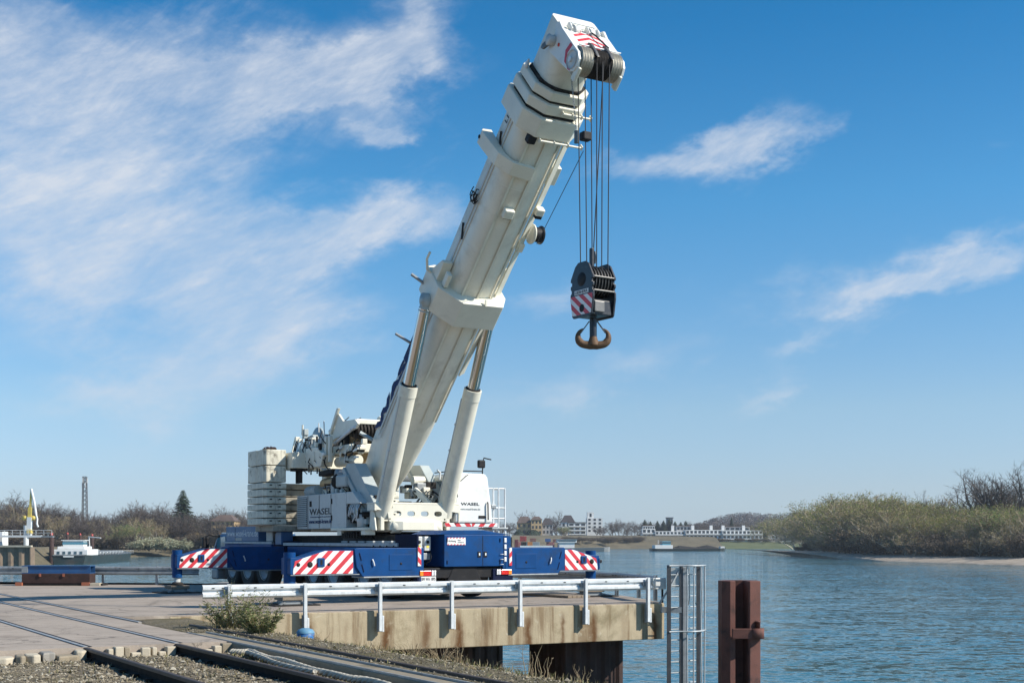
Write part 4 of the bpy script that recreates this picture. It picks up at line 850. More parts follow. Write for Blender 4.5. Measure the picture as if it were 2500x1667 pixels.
mr = sb().tube([(1.95, 2.20, 3.62), (1.95, 2.22, 3.98), (1.95, 2.25, 4.10), (1.95, 2.5, 4.06)], .02, 6).build('lamp_post', M['black'], CR)
sb().box(1.86, 1.98, 2.06, 2.30, 3.80, 4.04).build('work_lamp', M['black'], mr, bev=.04)
sb().tube([(1.5, 1.0, 3.45), (1.5, 1.02, 3.66), (1.55, .9, 3.72)], .03, 8).build('exhaust_stub', M['galv'], CR)
bp = sb().box(1.7, 1.95, .95, 2.72, 2.05, 2.155).build('bumper_bar', M['stripewhite'], CR, bev=.008)
for s, a, d in ((1, .95, 1.85), (-1, 1.85, 2.72)): stripes(sb(), [(a, 2.05), (d, 2.05), (d, 2.155), (a, 2.155)], .26, R(40)*s, 'x', 1.9505, 1.954).build('bar_stripes', M['red'], bp)
# cab access ladder and railing
ld = sb()
for y in (2.60, 2.78, 3.0): ld.cyl((1.9, y, 1.75), (1.9, y, 3.22), .028, 8)
for y in (2.60, 3.0): ld.cyl((1.2, y, 2.0), (1.2, y, 3.2), .025, 8)
for z in (2.3, 2.62, 3.2): ld.cyl((1.9, 2.4, z), (1.9, 3.02, z), .022, 8); ld.cyl((1.2, 3.0, z), (1.9, 3.0, z), .022, 8)
ld.build('cab_railing', M['galv'], CR)
sb().box(1.93, 1.99, 2.48, 2.66, 2.60, 2.72).build('railing_lamp', M['galvold'], CR, bev=.02)
sb().box(1.1, 1.98, 2.52, 3.08, 1.98, 2.03).build('cab_step', M['galvold'], CR, bev=.01)
# ------------------------------------------------------------------ boom
def bm_(): return MB(BOM)
def sec(hw, h, l, z0=0, rnd_=1.0):
    k = rnd_
    half = [(0, 0), (.30*hw, .01*k), (.58*hw, .055*k), (.80*hw, .15*k), (.94*hw, .29*k), (hw, .45*k), (hw, h-.07), (hw-.06, h)]
    pts = [(l, y, z0+z) for y, z in half] + [(l, -y, z0+z) for y, z in half[::-1][:-1]]
    return pts
bs = bm_().loft([sec(.40, .75, -1.0, .42, .7), sec(.50, .95, -.3, .24, .8), sec(.60, 1.1, .8, .10, .9), sec(.66, 1.2, 2.4, 0), sec(.67, 1.2, 4, 0), sec(.67, 1.2, 12.6, 0)])
bs = bs.build('base_boom_section', M['boompaint'], CR)
for l in (3.4, 5.35, 8.75, 9.9, 10.75): bm_().loft([sec(.674, 1.204, l, -.004), sec(.674, 1.204, l+.025, -.004)]).build('weld_seam', M['boompaint'], bs)
for y in (-.44, 0, .44):
    z = .055 if y else -.004
    bm_().prism([(y-.028, z-.03), (y+.028, z-.03), (y+.018, z-.022-.012), (y-.018, z-.022-.012)], 2.9, 12.45, 'x').build('stiffener_rib', M['cream'], bs)
    bm_().box(2.9, 12.45, y+.018, y+.034, z-.033, z+.02).build('stiffener_rib', M['cream'], bs)
for s in (-1, 1):
    bm_().box(1.6, 12.4, *((-.70, -.672) if s < 0 else (.672, .70)), .80, .86).build('side_rail', M['greywhite'], bs)
    bm_().box(1.6, 12.4, *((-.70, -.672) if s < 0 else (.672, .70)), .66, .69).build('side_rail', M['greywhite'], bs)
    for l in (8.7, 11.4): bm_().bar((l, s*.71, .70), (l+.35, s*.71, .95), .03, .06).build('rail_clip', M['dark'], bs)
bm_().prism([(.58, .16), (.80, .30), (.82, .27), (.60, .12)], 4.6, 12.3, 'x').build('edge_flange', M['cream'], bs)
bm_().box(8.9, 9.15, .64, .80, .12, .40).build('flange_bracket', M['cream'], bs, bev=.02)
text('WASEL', 'lettering', M['textblue'], BOM, (1.5, -.682, .872), (1, 0, 0), (0, 0, 1), (4.0, .30), bs, bold=.06)
text('LIEBHERR', 'lettering', M['textblack'], BOM, (12.0, -.682, .90), (1, 0, 0), (0, 0, 1), (1.15, .13), bs)
# big box collar where the lift rams attach
def ring(l0, l1, prof, name, m_, par, bev=.015): return bm_().prism(prof, l0, l1, 'x').build(name, m_, par, bev=bev)
colp = [(-.46, -.30), (.76, -.30), (.98, .10), (.98, 1.22), (.78, 1.30), (-.78, 1.30), (-.98, 1.22), (-.98, .30)]
colp = [(y-.06, z) for y, z in colp]
col_ = ring(6.62, 7.42, colp, 'ram_collar', M['cream'], CR, .02)
bm_().bar((7.42, .15, -.34), (7.55, .15, -.22), .06, .05).build('collar_lug', M['cream'], col_)
bm_().prism([(7.2, 1.2), (8.0, .72), (8.0, .60), (6.7, .60)], -1.0, -.72, 'y').build('collar_gusset', M['cream'], col_, bev=.02)
bm_().prism([(7.2, 1.2), (8.0, .72), (8.0, .60), (6.7, .60)], .72, .94, 'y').build('collar_gusset', M['cream'], col_, bev=.02)
bm_().box(7.45, 7.85, -.92, -.80, .25, .45).build('collar_hook_plate', M['cream'], col_, bev=.02)
for s in (-1, 1):   # side bracket hooks
    h = bm_().tube([(7.35, s*.95, .95), (7.45, s*1.15, 1.0), (7.75, s*1.25, 1.05), (7.95, s*1.22, 1.08)], .035, 8).build('stowage_hook', M['cream'], col_)
    bm_().bar((6.9, s*.98, 1.1), (7.0, s*1.35, 1.35), .05, .10).build('stowage_bracket', M['galvold'], col_)
    bm_().bar((4.9, s*.70, 1.05), (5.0, s*1.15, 1.30), .05, .07).build('stowage_bracket', M['galvold'], bs)
    bm_().bar((1.2, s*.70, 1.0), (1.25, s*1.05, 1.25), .06, .12).build('stowage_bracket', M['armgrey'], bs)
# lift rams
for s in (-1, 1):
    yc = 1.0*s+.03; p0 = Vector((1.75, yc, 2.42)); p1 = SUP.inverted() @ (BOM @ Vector((6.78, yc-.1, .55))); d = (p1-p0).normalized(); L = (p1-p0).length; k = L*.615
    ra = sb().cyl(p0-d*.05, p0+d*k, .245, 32).build('lift_ram', M['cream'], CR)
    sb().cyl(p0+d*(k-.28), p0+d*(k+.02), .258, 32).build('ram_gland', M['cream'], ra)
    sb().cyl(p0+d*(k+.02), p0+d*(k+.05), .215, 24).build('ram_seal', M['dark'], ra)
    sb().cyl(p0+d*(k-.1), p0+d*(L-.22), .168, 32).build('ram_rod', M['chrome'], ra)
    sb().cyl(p0+d*(L-.30), p0+d*(L-.10), .175, 24, .14).build('rod_head', M['armgrey'], ra)
    b = sb(); b.lathe([(.0, -.16), (.10, -.16), (.10, -.13), (.19, -.13), (.19, .13), (.10, .13), (.10, .16), (0, .16)], tuple(p1), 'y', 22); b.build('rod_eye', M['armgrey'], ra)
    sd = d.cross(Vector((0, s, 0))).normalized()
    q = [p0+d*(.4+i*(k-.7)/4)+Vector((-.02, -.235, 0))+sd*.1 for i in range(5)]
    sb().tube(q, .018, 6).build('ram_pipe', M['greywhite'], ra)
    for z in q[1:4]: sb().lathe([(.03, -.03), (.03, .03)], tuple(z), 'y', 8, caps=True).build('pipe_clamp', M['greywhite'], ra)
# belt bracket, work lamp box, cable reel
bel = [(-.96, 1.40), (-1.02, 1.30), (-1.0, 1.05), (-.90, .35), (-.62, -.02), (-.05, -.16), (-.05, -.02), (-.58, .10), (-.70, .40), (-.70, 1.42)]
o = ring(11.15, 11.5, bel, 'sling_bracket', M['cream'], CR); bm_().lathe([(.05, -1.03), (.05, -.69)], (11.32, 0, 1.30), 'y', 10, caps=True).build('bracket_pin', M['black'], o)
bel2 = [(-y, z) for y, z in bel[:5]] + [(.70, .40), (.70, 1.42)]
ring(10.85, 11.35, [(.70, .35), (1.0, .35), (1.0, 1.0), (.70, 1.1)], 'sling_bracket', M['cream'], CR)
o = bm_().box(10.0, 10.25, -.36, -.08, -.16, .02).build('camera_box', M['cream'], CR, bev=.03); bm_().box(9.985, 9.999, -.32, -.12, -.13, -.02).build('camera_lens', M['black'], o)
o = bm_().box(10.1, 10.3, .62, .86, .02, .22).build('camera_box', M['cream'], CR, bev=.03); bm_().box(10.02, 10.099, .66, .84, .03, .15).build('camera_lens', M['black'], o)
rl = bm_().lathe([(0, .86), (.26, .86), (.26, .90), (.14, .92)], (9.45, 0, .22), 'y', 24).build('cable_reel', M['cream'], CR)
bm_().lathe([(.19, .92), (.19, 1.14)], (9.45, 0, .22), 'y', 24, caps=True).build('reel_winding', M['black'], rl)
bm_().lathe([(.14, 1.14), (.24, 1.15), (.24, 1.17), (0, 1.17)], (9.45, 0, .22), 'y', 24).build('reel_flange', M['hookblack'], rl)
b = bm_()
rc = random.Random(4)
for k in range(7):
    c = Vector((9.95+rc.uniform(-.1, .1), -.74-rc.uniform(0, .08), .82+rc.uniform(-.1, .14))); b.tube([c+Vector((math.cos(a)*.13, rc.uniform(-.04, .04), math.sin(a)*.10)) for a in [i*.7 for i in range(8)]], .014, 5)
b.build('cable_coil', M['dark'], CR)
# telescope rings
def rprof(hw, zb, zt, ch=.32): return [(-hw+ch*.95, zb), (hw-ch*.95, zb), (hw, zb+ch), (hw, zt-.12), (hw-.12, zt), (-hw+.12, zt), (-hw, zt-.12), (-hw, zb+ch)]
ring(12.34, 12.84, rprof(.86, -.20, 1.36, .40), 'boom_collar', M['cream'], CR, .03)
ring(12.83, 12.93, rprof(.74, -.08, 1.26, .36), 'collar_gap', M['dark'], CR, 0)
ring(12.92, 13.18, rprof(.80, -.13, 1.31, .38), 'boom_collar', M['cream'], CR, .03)
ring(13.17, 13.25, rprof(.68, -.02, 1.2, .34), 'collar_gap', M['dark'], CR, 0)
ring(13.24, 13.47, rprof(.75, -.07, 1.27, .36), 'boom_collar', M['cream'], CR, .03)
ring(13.46, 13.54, rprof(.63, .03, 1.15, .32), 'collar_gap', M['dark'], CR, 0)
for l, y0, y1, z in ((12.32, -.35, .85, -.26), (13.05, .0, .80, -.17)):
    t_ = bm_().cyl((l, y0, z), (l, y1, z), .028, 8).build('guide_tube', M['cream'], CR)
    for k in range(4): yy = y0+(y1-y0)*k/3; bm_().box(l-.05, l+.05, yy-.012, yy+.012, z-.03, z+.10).build('tube_clip', M['cream'], t_)
o = bm_().box(12.12, 12.34, -.58, -.36, -.16, .04).build('flood_lamp', M['black'], CR, bev=.03); bm_().tube([(12.37, -.47, -.05), (12.34, -.47, -.1), (12.27, -.47, -.1)], .03, 6).build('lamp_bracket', M['black'], o)
for p in ((13.47, -.76, .95), (13.50, -.70, 1.05)): bm_().lathe([(0, 0), (.05, .01), (.05, .05), (.02, .14), (0, .15)], p, 'x', 10).build('limit_switch', M['galv'], CR)
bm_().loft([sec(.56, 1.06, 13.4, .06, .9), sec(.56, 1.06, 14.2, .06, .9), sec(.58, 1.05, 14.8, .07, .9)]).build('inner_boom_section', M['boompaint'], CR)
# head: cheeks, chevron plate, sheaves
HDM = BOM @ Matrix.Translation((14.50, -.02, -.22)) @ Matrix.Scale(.88, 4) @ Matrix.Translation((-14.50, 0, .22))
def hd_(): return MB(HDM)
chk = [(14.15, .55), (14.25, -.35), (14.30, -.72), (14.42, -.93), (14.60, -.99), (14.78, -.93), (14.88, -.75), (14.90, .38), (14.95, .64), (14.87, .73), (14.74, .70), (14.60, .58), (14.25, .62)]
for y in (-.72, .64):
    c = hd_().prism(chk, y, y+.08, 'y').build('head_cheek', M['white'], CR, bev=.012)
    yy = y-.004 if y < 0 else y+.084
    hd_().lathe([(.24, y-.03 if y < 0 else y+.08), (.24, y-.001 if y < 0 else y+.11), (.12, y-.03 if y < 0 else y+.11), (0, y-.03 if y < 0 else y+.11)], (14.59, 0, -.66), 'y', 22).build('shaft_boss', M['greywhite'], c)
    hd_().cyl((14.59, y-.09 if y < 0 else y+.08, -.66), (14.59, y if y < 0 else y+.17, -.66), .07, 14).build('shaft_end', M['galv'], c)
for q in ([(14.36, -.50), (14.60, -.34), (14.86, -.42), (14.86, -.28), (14.60, -.20), (14.36, -.36)], [(14.34, -.78), (14.42, -.66), (14.40, -.54), (14.31, -.62)]): hd_().prism(q, -.7235, -.7205, 'y').build('cheek_stripe', M['red'], CR)
fpl = [(-.64, -.52), (.64, -.52), (.64, .40), (-.64, .40)]
fp = hd_().prism(fpl, 14.84, 14.888, 'x').build('chevron_plate', M['white'], CR)
for k in range(4):
    z0 = -.62+k*.26; q = clip(clip([(-.5, z0-.30), (0, z0+.06), (.5, z0-.30), (.5, z0-.19), (0, z0+.17), (-.5, z0-.19)], 0, -1, .42), 0, 1, .52)
    for sgn in (-1, 1):
        h = [(0, z0+.06+.10), (sgn*.46, z0-.20+.10), (sgn*.46, z0-.09+.10), (0, z0+.17+.10)]; h = clip(clip(h, 0, -1, .42), 0, 1, .34)
        if len(h) > 2: hd_().prism(h, 14.8885, 14.892, 'x').build('chevron_stripe', M['red'], fp)
for k in range(15):
    y = -.57+k*.0825; mid = 4 <= k <= 10
    prof = [(.10, y-.034), (.37, y-.034), (.37, y-.026), (.31, y), (.37, y+.026), (.37, y+.034), (.10, y+.034)]
    hd_().lathe(prof, (14.59, 0, -.66), 'y', 28).build('head_sheave', M['dark' if mid else 'ropewound'], CR)
for y in (-.66, .60): hd_().box(14.2, 14.6, y-.03, y+.06, -1.09, -.88).build('sheave_guard', M['cream'], CR, bev=.02)
hd_().cyl((14.93, -.56, -.44), (14.93, .72, -.44), .022, 8).build('rope_bar', M['galv'], CR)
for y in (-.20, .26):
    hd_().prism([(14.86, -.30), (14.96, -.28), (15.0, -.40), (14.98, -.75), (14.94, -.95), (14.9, -.75)], y-.05, y+.05, 'y').build('anchor_lug', M['edgegrey'], CR, bev=.02)
for i, y in enumerate((-.45, -.18, .10, .42)):
    l = (14.92, 14.9, 14.9, 14.9)[i]
    hd_().prism([(l-.05, .34), (l+.06, .34), (l+.10, .56), (l+.04, .64), (l-.06, .60)], y-.02, y+.02, 'y').build('top_lug', M['white'], CR, bev=.01)
for y in (-.28, .20): hd_().lathe([(0, y-.07), (.17, y-.07), (.14, y), (.17, y+.07), (0, y+.07)], (14.84, 0, .46), 'y', 18).build('runner_sheave', M['greywhite'], CR)
hd_().cyl((14.96, -.35, .70), (14.96, .42, .70), .022, 8).build('top_bar', M['galv'], CR)
for y in (-.3, .37): hd_().cyl((14.9, y, .42), (14.96, y, .70), .016, 6).build('bar_stay', M['galv'], CR)
hd_().tube([(14.93, .12, .56), (14.97, .2, .2), (15.0, .30, -.45)], .02, 6).build('runner_rope', M['rope'], CR)
for s in (-1, 1):
    y = -.80 if s < 0 else .80
    hd_().lathe([(0, y-.08), (.15, y-.08), (.12, y), (.15, y+.08), (0, y+.08)], (14.46, 0, .52), 'y', 18).build('side_sheave', M['greywhite'], CR)
    hd_().prism([(14.46, .62), (14.18, .80), (14.08, .78), (14.10, .68), (14.41, .43)], y-.05, y+.03, 'y').build('side_link', M['edgegrey'], CR, bev=.02)
hd_().lathe([(.05, -.735), (.05, -.72)], (14.52, 0, .2), 'y', 10, caps=True).build('cheek_bolt', M['lampred'], CR)
# hoist ropes
inv = SUP.inverted(); HX = 10.98
shaft = inv @ (HDM @ Vector((14.59, 0, -.66)))
HOOK_Z = 7.60
for i, (px, side) in enumerate(((1411, -1), (1428, -1), (1443, -1), (1457, 1), (1471, 1), (1488, 1))):
    xx = shaft.x+side*.30; top = on(SUP, px, 190, x=xx); 
    sb().cyl((xx, top.y, shaft.z-.02), (shaft.x+side*.25, top.y*.88+.02, HOOK_Z+.05), .0135, 6).build('hoist_rope', M['rope'], CR)
sb().cyl((shaft.x+.31, .10, shaft.z), (shaft.x+.02, .0, HOOK_Z+.40), .0135, 6).build('hoist_rope', M['rope'], CR)
# cable from reel to the head and the limit chain
p = BOM @ Vector((9.3, 1.03, .02)); q = SUP @ Vector((shaft.x-.3, -.05, shaft.z-1.9))
MB().cyl(p, q, .009, 5).build('sensor_cable', M['rope'], CR)
ct = on(SUP, 1395, 188, x=shaft.x-.25); cbm = on(SUP, 1407, 320, x=shaft.x-.28)
b = sb(); nl = 22
for k in range(nl):
    c = ct.lerp(cbm, (k+.5)/nl); b.L = Matrix.Translation(c) @ rotz(k % 2*math.pi/2); b.tube([(.018*math.cos(a), 0, .042*math.sin(a)) for a in [i*math.pi/4 for i in range(9)]], .006, 4, False)
b.L = Matrix.Identity(4); b.build('limit_chain', M['galvold'], CR)
sb().cyl(cbm, cbm-Vector((0, 0, .28)), .05, 10).build('limit_weight', M['edgegrey'], CR)
q2 = on(SUP, 1431, 334, x=shaft.x-.3); sb().box(q2.x-.1, q2.x+.1, q2.y-.13, q2.y+.1, q2.z-.1, q2.z+.1).build('limit_weight', M['black'], CR, bev=.03)
# ------------------------------------------------------------------ hook block
HB = SUP @ Matrix.Translation((shaft.x, .02, HOOK_Z)) @ rotz(R(4)) @ Matrix.Scale(.83, 4)
hk = empty('hook_block', HB @ Vector((0, 0, -1.6)), 0, 'black hook block with red and white stripes and rusty double hook hanging from the boom', 'hook block')
pp = [(-.30, .30), (-.16, .40), (.16, .40), (.30, .32), (.50, -.03), (.50, -.10), (.44, -.11), (.44, -.19), (.50, -.21), (.50, -.30), (.46, -.33), (.46, -.40), (.51, -.44), (.51, -.60), (.43, -1.05), (.38, -1.10), (-.38, -1.10), (-.43, -1.05), (-.51, -.60), (-.51, -.44), (-.46, -.40), (-.46, -.33), (-.50, -.30), (-.50, -.21), (-.44, -.19), (-.44, -.11), (-.50, -.10), (-.50, -.03)]
for y in (-.40, .34):
    c = MB(HB).prism(pp, y, y+.06, 'y').build('side_plate', M['hookblack'], hk, bev=.008)
    yo = y-.0015 if y < 0 else y+.0615; yo2 = yo-.003 if y < 0 else yo+.003
    sp = [(-.49, -.50), (.49, -.50), (.49, -.62), (.42, -1.03), (-.42, -1.03), (-.49, -.62)]
    MB(HB).prism(sp, min(yo, yo2), max(yo, yo2), 'y').build('marker_plate', M['stripewhite'], c)
    b = MB(HB); stripes(b, sp, .235, R(52), 'y', min(yo2, yo2+(-.003 if y < 0 else .003)), max(yo2, yo2+(-.003 if y < 0 else .003)), .52); b.build('marker_stripes', M['red'], c)
    MB(HB).lathe([(.11, yo2-.004 if y < 0 else yo2+.004), (0, yo2-.008 if y < 0 else yo2+.008)], (.02, 0, -.86), 'y', 16).build('pin_hole', M['black'], c)
    MB(HB).lathe([(.19, y-.001 if y < 0 else y+.061), (.17, y-.015 if y < 0 else y+.075), (0, y-.015 if y < 0 else y+.075)], (0, 0, -.07), 'y', 20).build('axle_cap', M['black'], c)
    if y < 0:
        MB(HB).box(-.31, .31, y-.006, y-.001, -.47, -.355).build('maker_label', M['stripewhite'], c)
        text('LIEBHERR', 'lettering', M['textblack'], HB, (-.28, y-.008, -.452), (1, 0, 0), (0, 0, 1), (.56, .08), c, bold=.01)
for k in range(6):
    y = -.27+k*.105
    MB(HB).lathe([(.08, y-.03), (.41, y-.03), (.41, y-.022), (.35, y), (.41, y+.022), (.41, y+.03), (.08, y+.03)], (0, 0, -.12), 'y', 28).build('block_sheave', M['dark'], hk)
    MB(HB).tube([(.43*math.cos(a), y+.052, -.12+.43*math.sin(a)) for a in [R(-60+i*12) for i in range(15)]], .014, 5).build('rope_guard', M['edgegrey'], hk)
for x, z in ((.47, -.05), (.47, -.42), (-.47, -.05), (-.47, -.42)): MB(HB).cyl((x, -.34, z), (x, .34, z), .03, 10).build('spacer_bolt', M['edgegrey'], hk)
MB(HB).box(-.40, .40, -.335, .335, -1.06, -.66).build('ballast_weight', M['hookblack'], hk, bev=.02)
MB(HB).box(.402, .46, -.30, .05, -1.0, -.70).build('edge_pad', M['edgegrey'], hk, bev=.02)
ws = MB(HB).box(-.06, .06, -.10, .0, .28, .82).build('rope_wedge_socket', M['hookblack'], hk, bev=.02)
MB(HB).prism([(-.05, .40), (.05, .40), (.07, .55), (.05, .74), (-.05, .74)], .0, .06, 'y').build('wedge', M['edgegrey'], ws, bev=.01)
# ramshorn hook
HK = SUP @ Matrix.Translation((shaft.x, .02, HOOK_Z)) @ rotz(R(-28)) @ Matrix.Scale(.83, 4)     # swivels on its own axis
MB(HK).cyl((0, 0, -1.62), (0, 0, -1.08), .10, 20).build('hook_shank', M['hookblack'], hk)
b = MB(HK)
for s in (-1, 1):
    pts, rs_ = [], []
    for i in range(15):
        a = R(-95 + i*12.2); r0 = .215
        pts.append((0, s*(.205+r0*math.cos(a)), -1.60+r0*math.sin(a)*1.02)); rs_.append((.105 if i < 6 else .105-.0095*(i-5)) )
    pts = [(0, 0, -1.83), (0, s*.09, -1.835)] + pts[1:]; rs_ = [.115, .115] + rs_[1:]
    b.tube(pts, rs_, 14)
b.build('ramshorn_hook', M['hookrust'], hk)
b = MB(HK); b.lathe([(.10, -1.60), (.12, -1.68), (.16, -1.76), (.16, -1.84)], (0, 0, 0), 'z', 18); b.build('hook_root', M['hookrust'], hk)
for s in (-1, 1): MB(HK).bar((0, s*.11, -1.18), (0, s*.34, -1.50), .06, .03).build('safety_latch', M['edgegrey'], hk)
# ------------------------------------------------------------------ things on and by the pier
WPROF = [(0, -.155), (.02, -.15), (.075, -.11), (.075, -.055), (.02, -.02), (.02, .02), (.075, .055), (.075, .11), (.02, .15), (0, .155)]
def guard_rail(label, a, b_, n_out, post_d, stations, z=.50, face=1, zpost=-.48, mat_='galv', ends=(0, 0)):
    "crash barrier: pressed W-profile panels between posts; n_out points away from the deck"
    d = (b_-a).normalized(); r = empty('guard_rail', (a+b_)/2, 0, label, 'guard rail', 'guard rails round the pier')
    L = (b_-a).length; st = [0-ends[0]] + [s for s in stations] + [L+ends[1]]
    for i in range(len(st)-1):
        if st[i+1]-st[i] < .1: continue
        p, q = a+d*(st[i]), a+d*(st[i+1]+.12)
        off = .002*(i % 2)
        rings = [[pt + n_out*(face*(w+off)) + Vector((0, 0, z+h)) for w, h in WPROF] + [pt + n_out*(face*(w+off-.008)) + Vector((0, 0, z+h)) for w, h in WPROF[::-1]] for pt in (p, q)]
        pn = MB().loft(rings, smooth=False).build('rail_panel', M[mat_], r)
        for k in (.33, .66):
            c = p.lerp(q, k) + n_out*face*.079 + Vector((0, 0, z+.08)); t = MB(); t.bar(c-d*.03, c+d*.03, .012, .02); t.build('bolt_slot', M['dark'], pn)
    for s in stations:
        c = a+d*s+n_out*post_d; T = Matrix(((d.x, n_out.x, 0, c.x), (d.y, n_out.y, 0, c.y), (0, 0, 1, 0), (0, 0, 0, 1)))
        po = MB(T); po.box(-.035, .035, -.05, -.042, zpost, z+.17); po.box(-.035, .035, .042, .05, zpost, z+.17); po.box(.027, .035, -.042, .042, zpost, z+.17); po = po.build('post', M[mat_], r)
        t = MB(T); t.box(-.10, .08, -.5*post_d-.04, -.051, z-.06, z+.06); t.build('spacer_bracket', M['galvold'], po)
        if zpost < -.2:
            t = MB(T); t.box(.036, .085, -.035, .05, zpost-.02, zpost+.36); t.build('foot_plate', M['galv'], po, bev=.01)
            t = MB(T); t.box(-.055, .085, -.085, -.051, zpost-.02, zpost+.42); t.build('wall_plate', M['galvold'], po)
    return r
a, b_ = DK[0], DK[1]
def t_at(px, off):
    q = (px-CX)/F_PX; p = a+e1n*off; return (p.x-p.y*q)/(q*e1.y-e1.x)
OFFP = .17
st = [t_at(px, OFFP) for px in (560, 745, 928, 1103, 1270, 1430, 1582)]
t0 = t_at(495, .05)
guard_rail('bright zinc guard rail along the near edge of the pier', a+e1*t0, a+e1*(st[-1]+.2), e1n, OFFP, [s-t0 for s in st], z=.505, ends=(0, 0))
bx = a+e1*(st[-1]+.42)+e1n*.05; T = Matrix(((e1.x, e1n.x, 0, bx.x), (e1.y, e1n.y, 0, bx.y), (0, 0, 1, 0), (0, 0, 0, 1)))
eb = empty('switch_box', bx+Vector((0, 0, .3)), 0, 'grey sheet-metal box at the river end of the near guard rail', 'box')
MB(T).box(-.17, .17, -.1, .1, .36, .66).build('box_body', M['greywhite'], eb, bev=.02); MB(T).prism([(-.17, .66), (-.26, .66), (-.17, .40)], -.06, .06, 'y').build('box_cheek', M['greywhite'], eb); MB(T).box(.09, .13, -.02, .02, -.0, .36).build('box_post', M['dark'], eb)
# rails on the far sides
for lab, p, q, sp in (('dark guard rail along the far left edge of the pier beyond the paving', Vector((-34, 49.0, 0)), Vector((-11.65, 47.2, 0)), 2.05),
                      ('dark guard rail at the river end of the pier behind the right outrigger', DK[2]+Vector((-.1, .05, 0)), DK[3]+Vector((-.1, .0, 0)), 2.0),
                      ('short dark guard rail running back from the ladder at the pier corner', DK[1]+Vector((-.12, .7, 0)), DK[2]+Vector((-.1, .0, 0)), 1.6)):
    d = (q-p).normalized(); n_ = Vector((-d.y, d.x, 0)) if (Vector((-d.y, d.x, 0))).y > 0 or d.x < -.3 else Vector((d.y, -d.x, 0))
    if d.x < 0 and d.y > 0: n_ = Vector((d.y, -d.x, 0))
    L = (q-p).length; guard_rail(lab, p, q, n_, .10, [.4+sp*i for i in range(int((L-.5)/sp)+1)], z=.52, face=-1, zpost=.0, mat_='galvold')
# ladder tower at the corner
M['laddark'] = mat('dark_shaded_zinc', (.085, .085, .09), .6, metal=.2, dirt=(.2, .2, .2), dscale=6, damt=.3)  # shade on the ladder stringers put into the zinc colour; dark grey radio mast
lt = empty('river_ladder', Vector((4.5, 33.8, -4.3)), 0, 'galvanised ladder with safety cage going down to the river at the pier corner', 'ladder')
P = [Vector((4.10, 33.45, 0)), Vector((4.44, 33.62, 0)), Vector((4.62, 33.86, 0)), Vector((4.95, 34.02, 0))]
for p, w in ((P[0], .10), (P[1], .08), (P[2], .05), (P[3], .09)):
    MB().box(p.x-w/2, p.x+w/2, p.y-.05, p.y+.05, -4.4, 1.0).build('stringer', M['laddark'] if w > .06 else M['galvdull'], lt)
MB().box(P[1].x+.05, P[1].x+.17, P[1].y+.02, P[1].y+.06, -4.4, .95).build('cable_duct', M['galvdull'], lt, bev=.01)
z = -4.1
while z < .75:
    MB().cyl(P[0]+Vector((0, 0, z)), P[1]+Vector((0, 0, z+.0)), .015, 6).build('rung', M['galvold'], lt); MB().cyl(P[2]+Vector((0, 0, z)), P[3]+Vector((0, 0, z)), .015, 6).build('rung', M['galvdull'], lt); z += .285
for p in (Vector((4.60, 33.55, 0)), Vector((4.78, 33.62, 0)), Vector((5.13, 34.1, 0)), Vector((5.0, 33.8, 0))):
    MB().tube([p+Vector((rnd.uniform(-.012, .012), 0, zz)) for zz in (-4.4, -2.5, -.74, .2, .98)], .021, 6).build('cage_bar', M['galvdull'], lt)
for zz in (.98, -.74, -2.4, -4.0):
    MB().tube([P[0]+Vector((0, -.07, zz)), P[1]+Vector((0, -.07, zz)), Vector((4.62, 33.5, zz)), Vector((4.8, 33.56, zz)), Vector((5.02, 33.75, zz)), Vector((5.16, 34.1, zz)), P[3]+Vector((0, .0, zz))], .022, 6).build('cage_hoop', M['galvdull'], lt)
MB().bar(P[0]+Vector((.04, 0, .45)), P[1]+Vector((-.02, 0, .92)), .05, .04).build('diagonal_brace', M['galvold'], lt)
MB().box(4.16, 4.40, 33.6, 33.63, .42, .92).build('info_panel', M['greywhite'], lt)
MB().box(3.9, 4.45, 33.56, 33.68, -.25, -.1).build('mount_bracket', M['galvold'], lt); MB().bar((3.85, 33.5, -.02), (4.08, 33.45, .35), .06, .05).build('mount_brace', M['galvold'], lt)
for p in (Vector((4.66, 33.9, 0)), Vector((4.90, 34.0, 0))): MB().tube([p+Vector((.03, 0, .95)), p+Vector((.035, 0, .1)), p+Vector((.01, 0, -.07)), p+Vector((-.03, 0, -.02))], .018, 6).build('grab_rail', M['galvold'], lt)
# mooring dolphin
DT = Matrix.Translation((5.42, 30.2, 0)); dl = empty('mooring_dolphin', (5.42, 30.2, -6), 0, 'rust-red steel sheet-pile post standing in the river at right', 'mooring post')
dpl = [(-.46, .06), (-.29, -.10), (-.16, -.06), (-.10, .40), (.11, .40), (.13, -.13), (.17, -.15), (.44, -.02), (.46, .55), (.2, .78), (-.25, .78), (-.48, .5)]
MB(DT).prism(dpl, -7, .69).build('pile_shaft', M['rust'], dl, bev=.012)
MB(DT).prism([(-.3, .42), (.3, .42), (.3, .70), (-.3, .70)], .60, .66).build('pile_cap', M['rust'], dl)
rg = MB(DT).box(-.26, .30, -.24, -.155, -.66, -.42).build('mooring_bracket', M['rust'], dl, bev=.015)
MB(DT).lathe([(.0, -.66), (.175, -.66), (.175, -.42), (.0, -.42)], (.33, -.12, 0), 'z', 20).build('mooring_eye', M['rust'], dl)
MB(DT).lathe([(.0, -.42), (.05, -.42), (.05, -.28), (.065, -.28), (.065, -.25), (0, -.25)], (.36, -.12, 0), 'z', 14).build('mooring_pin', M['rust'], dl)
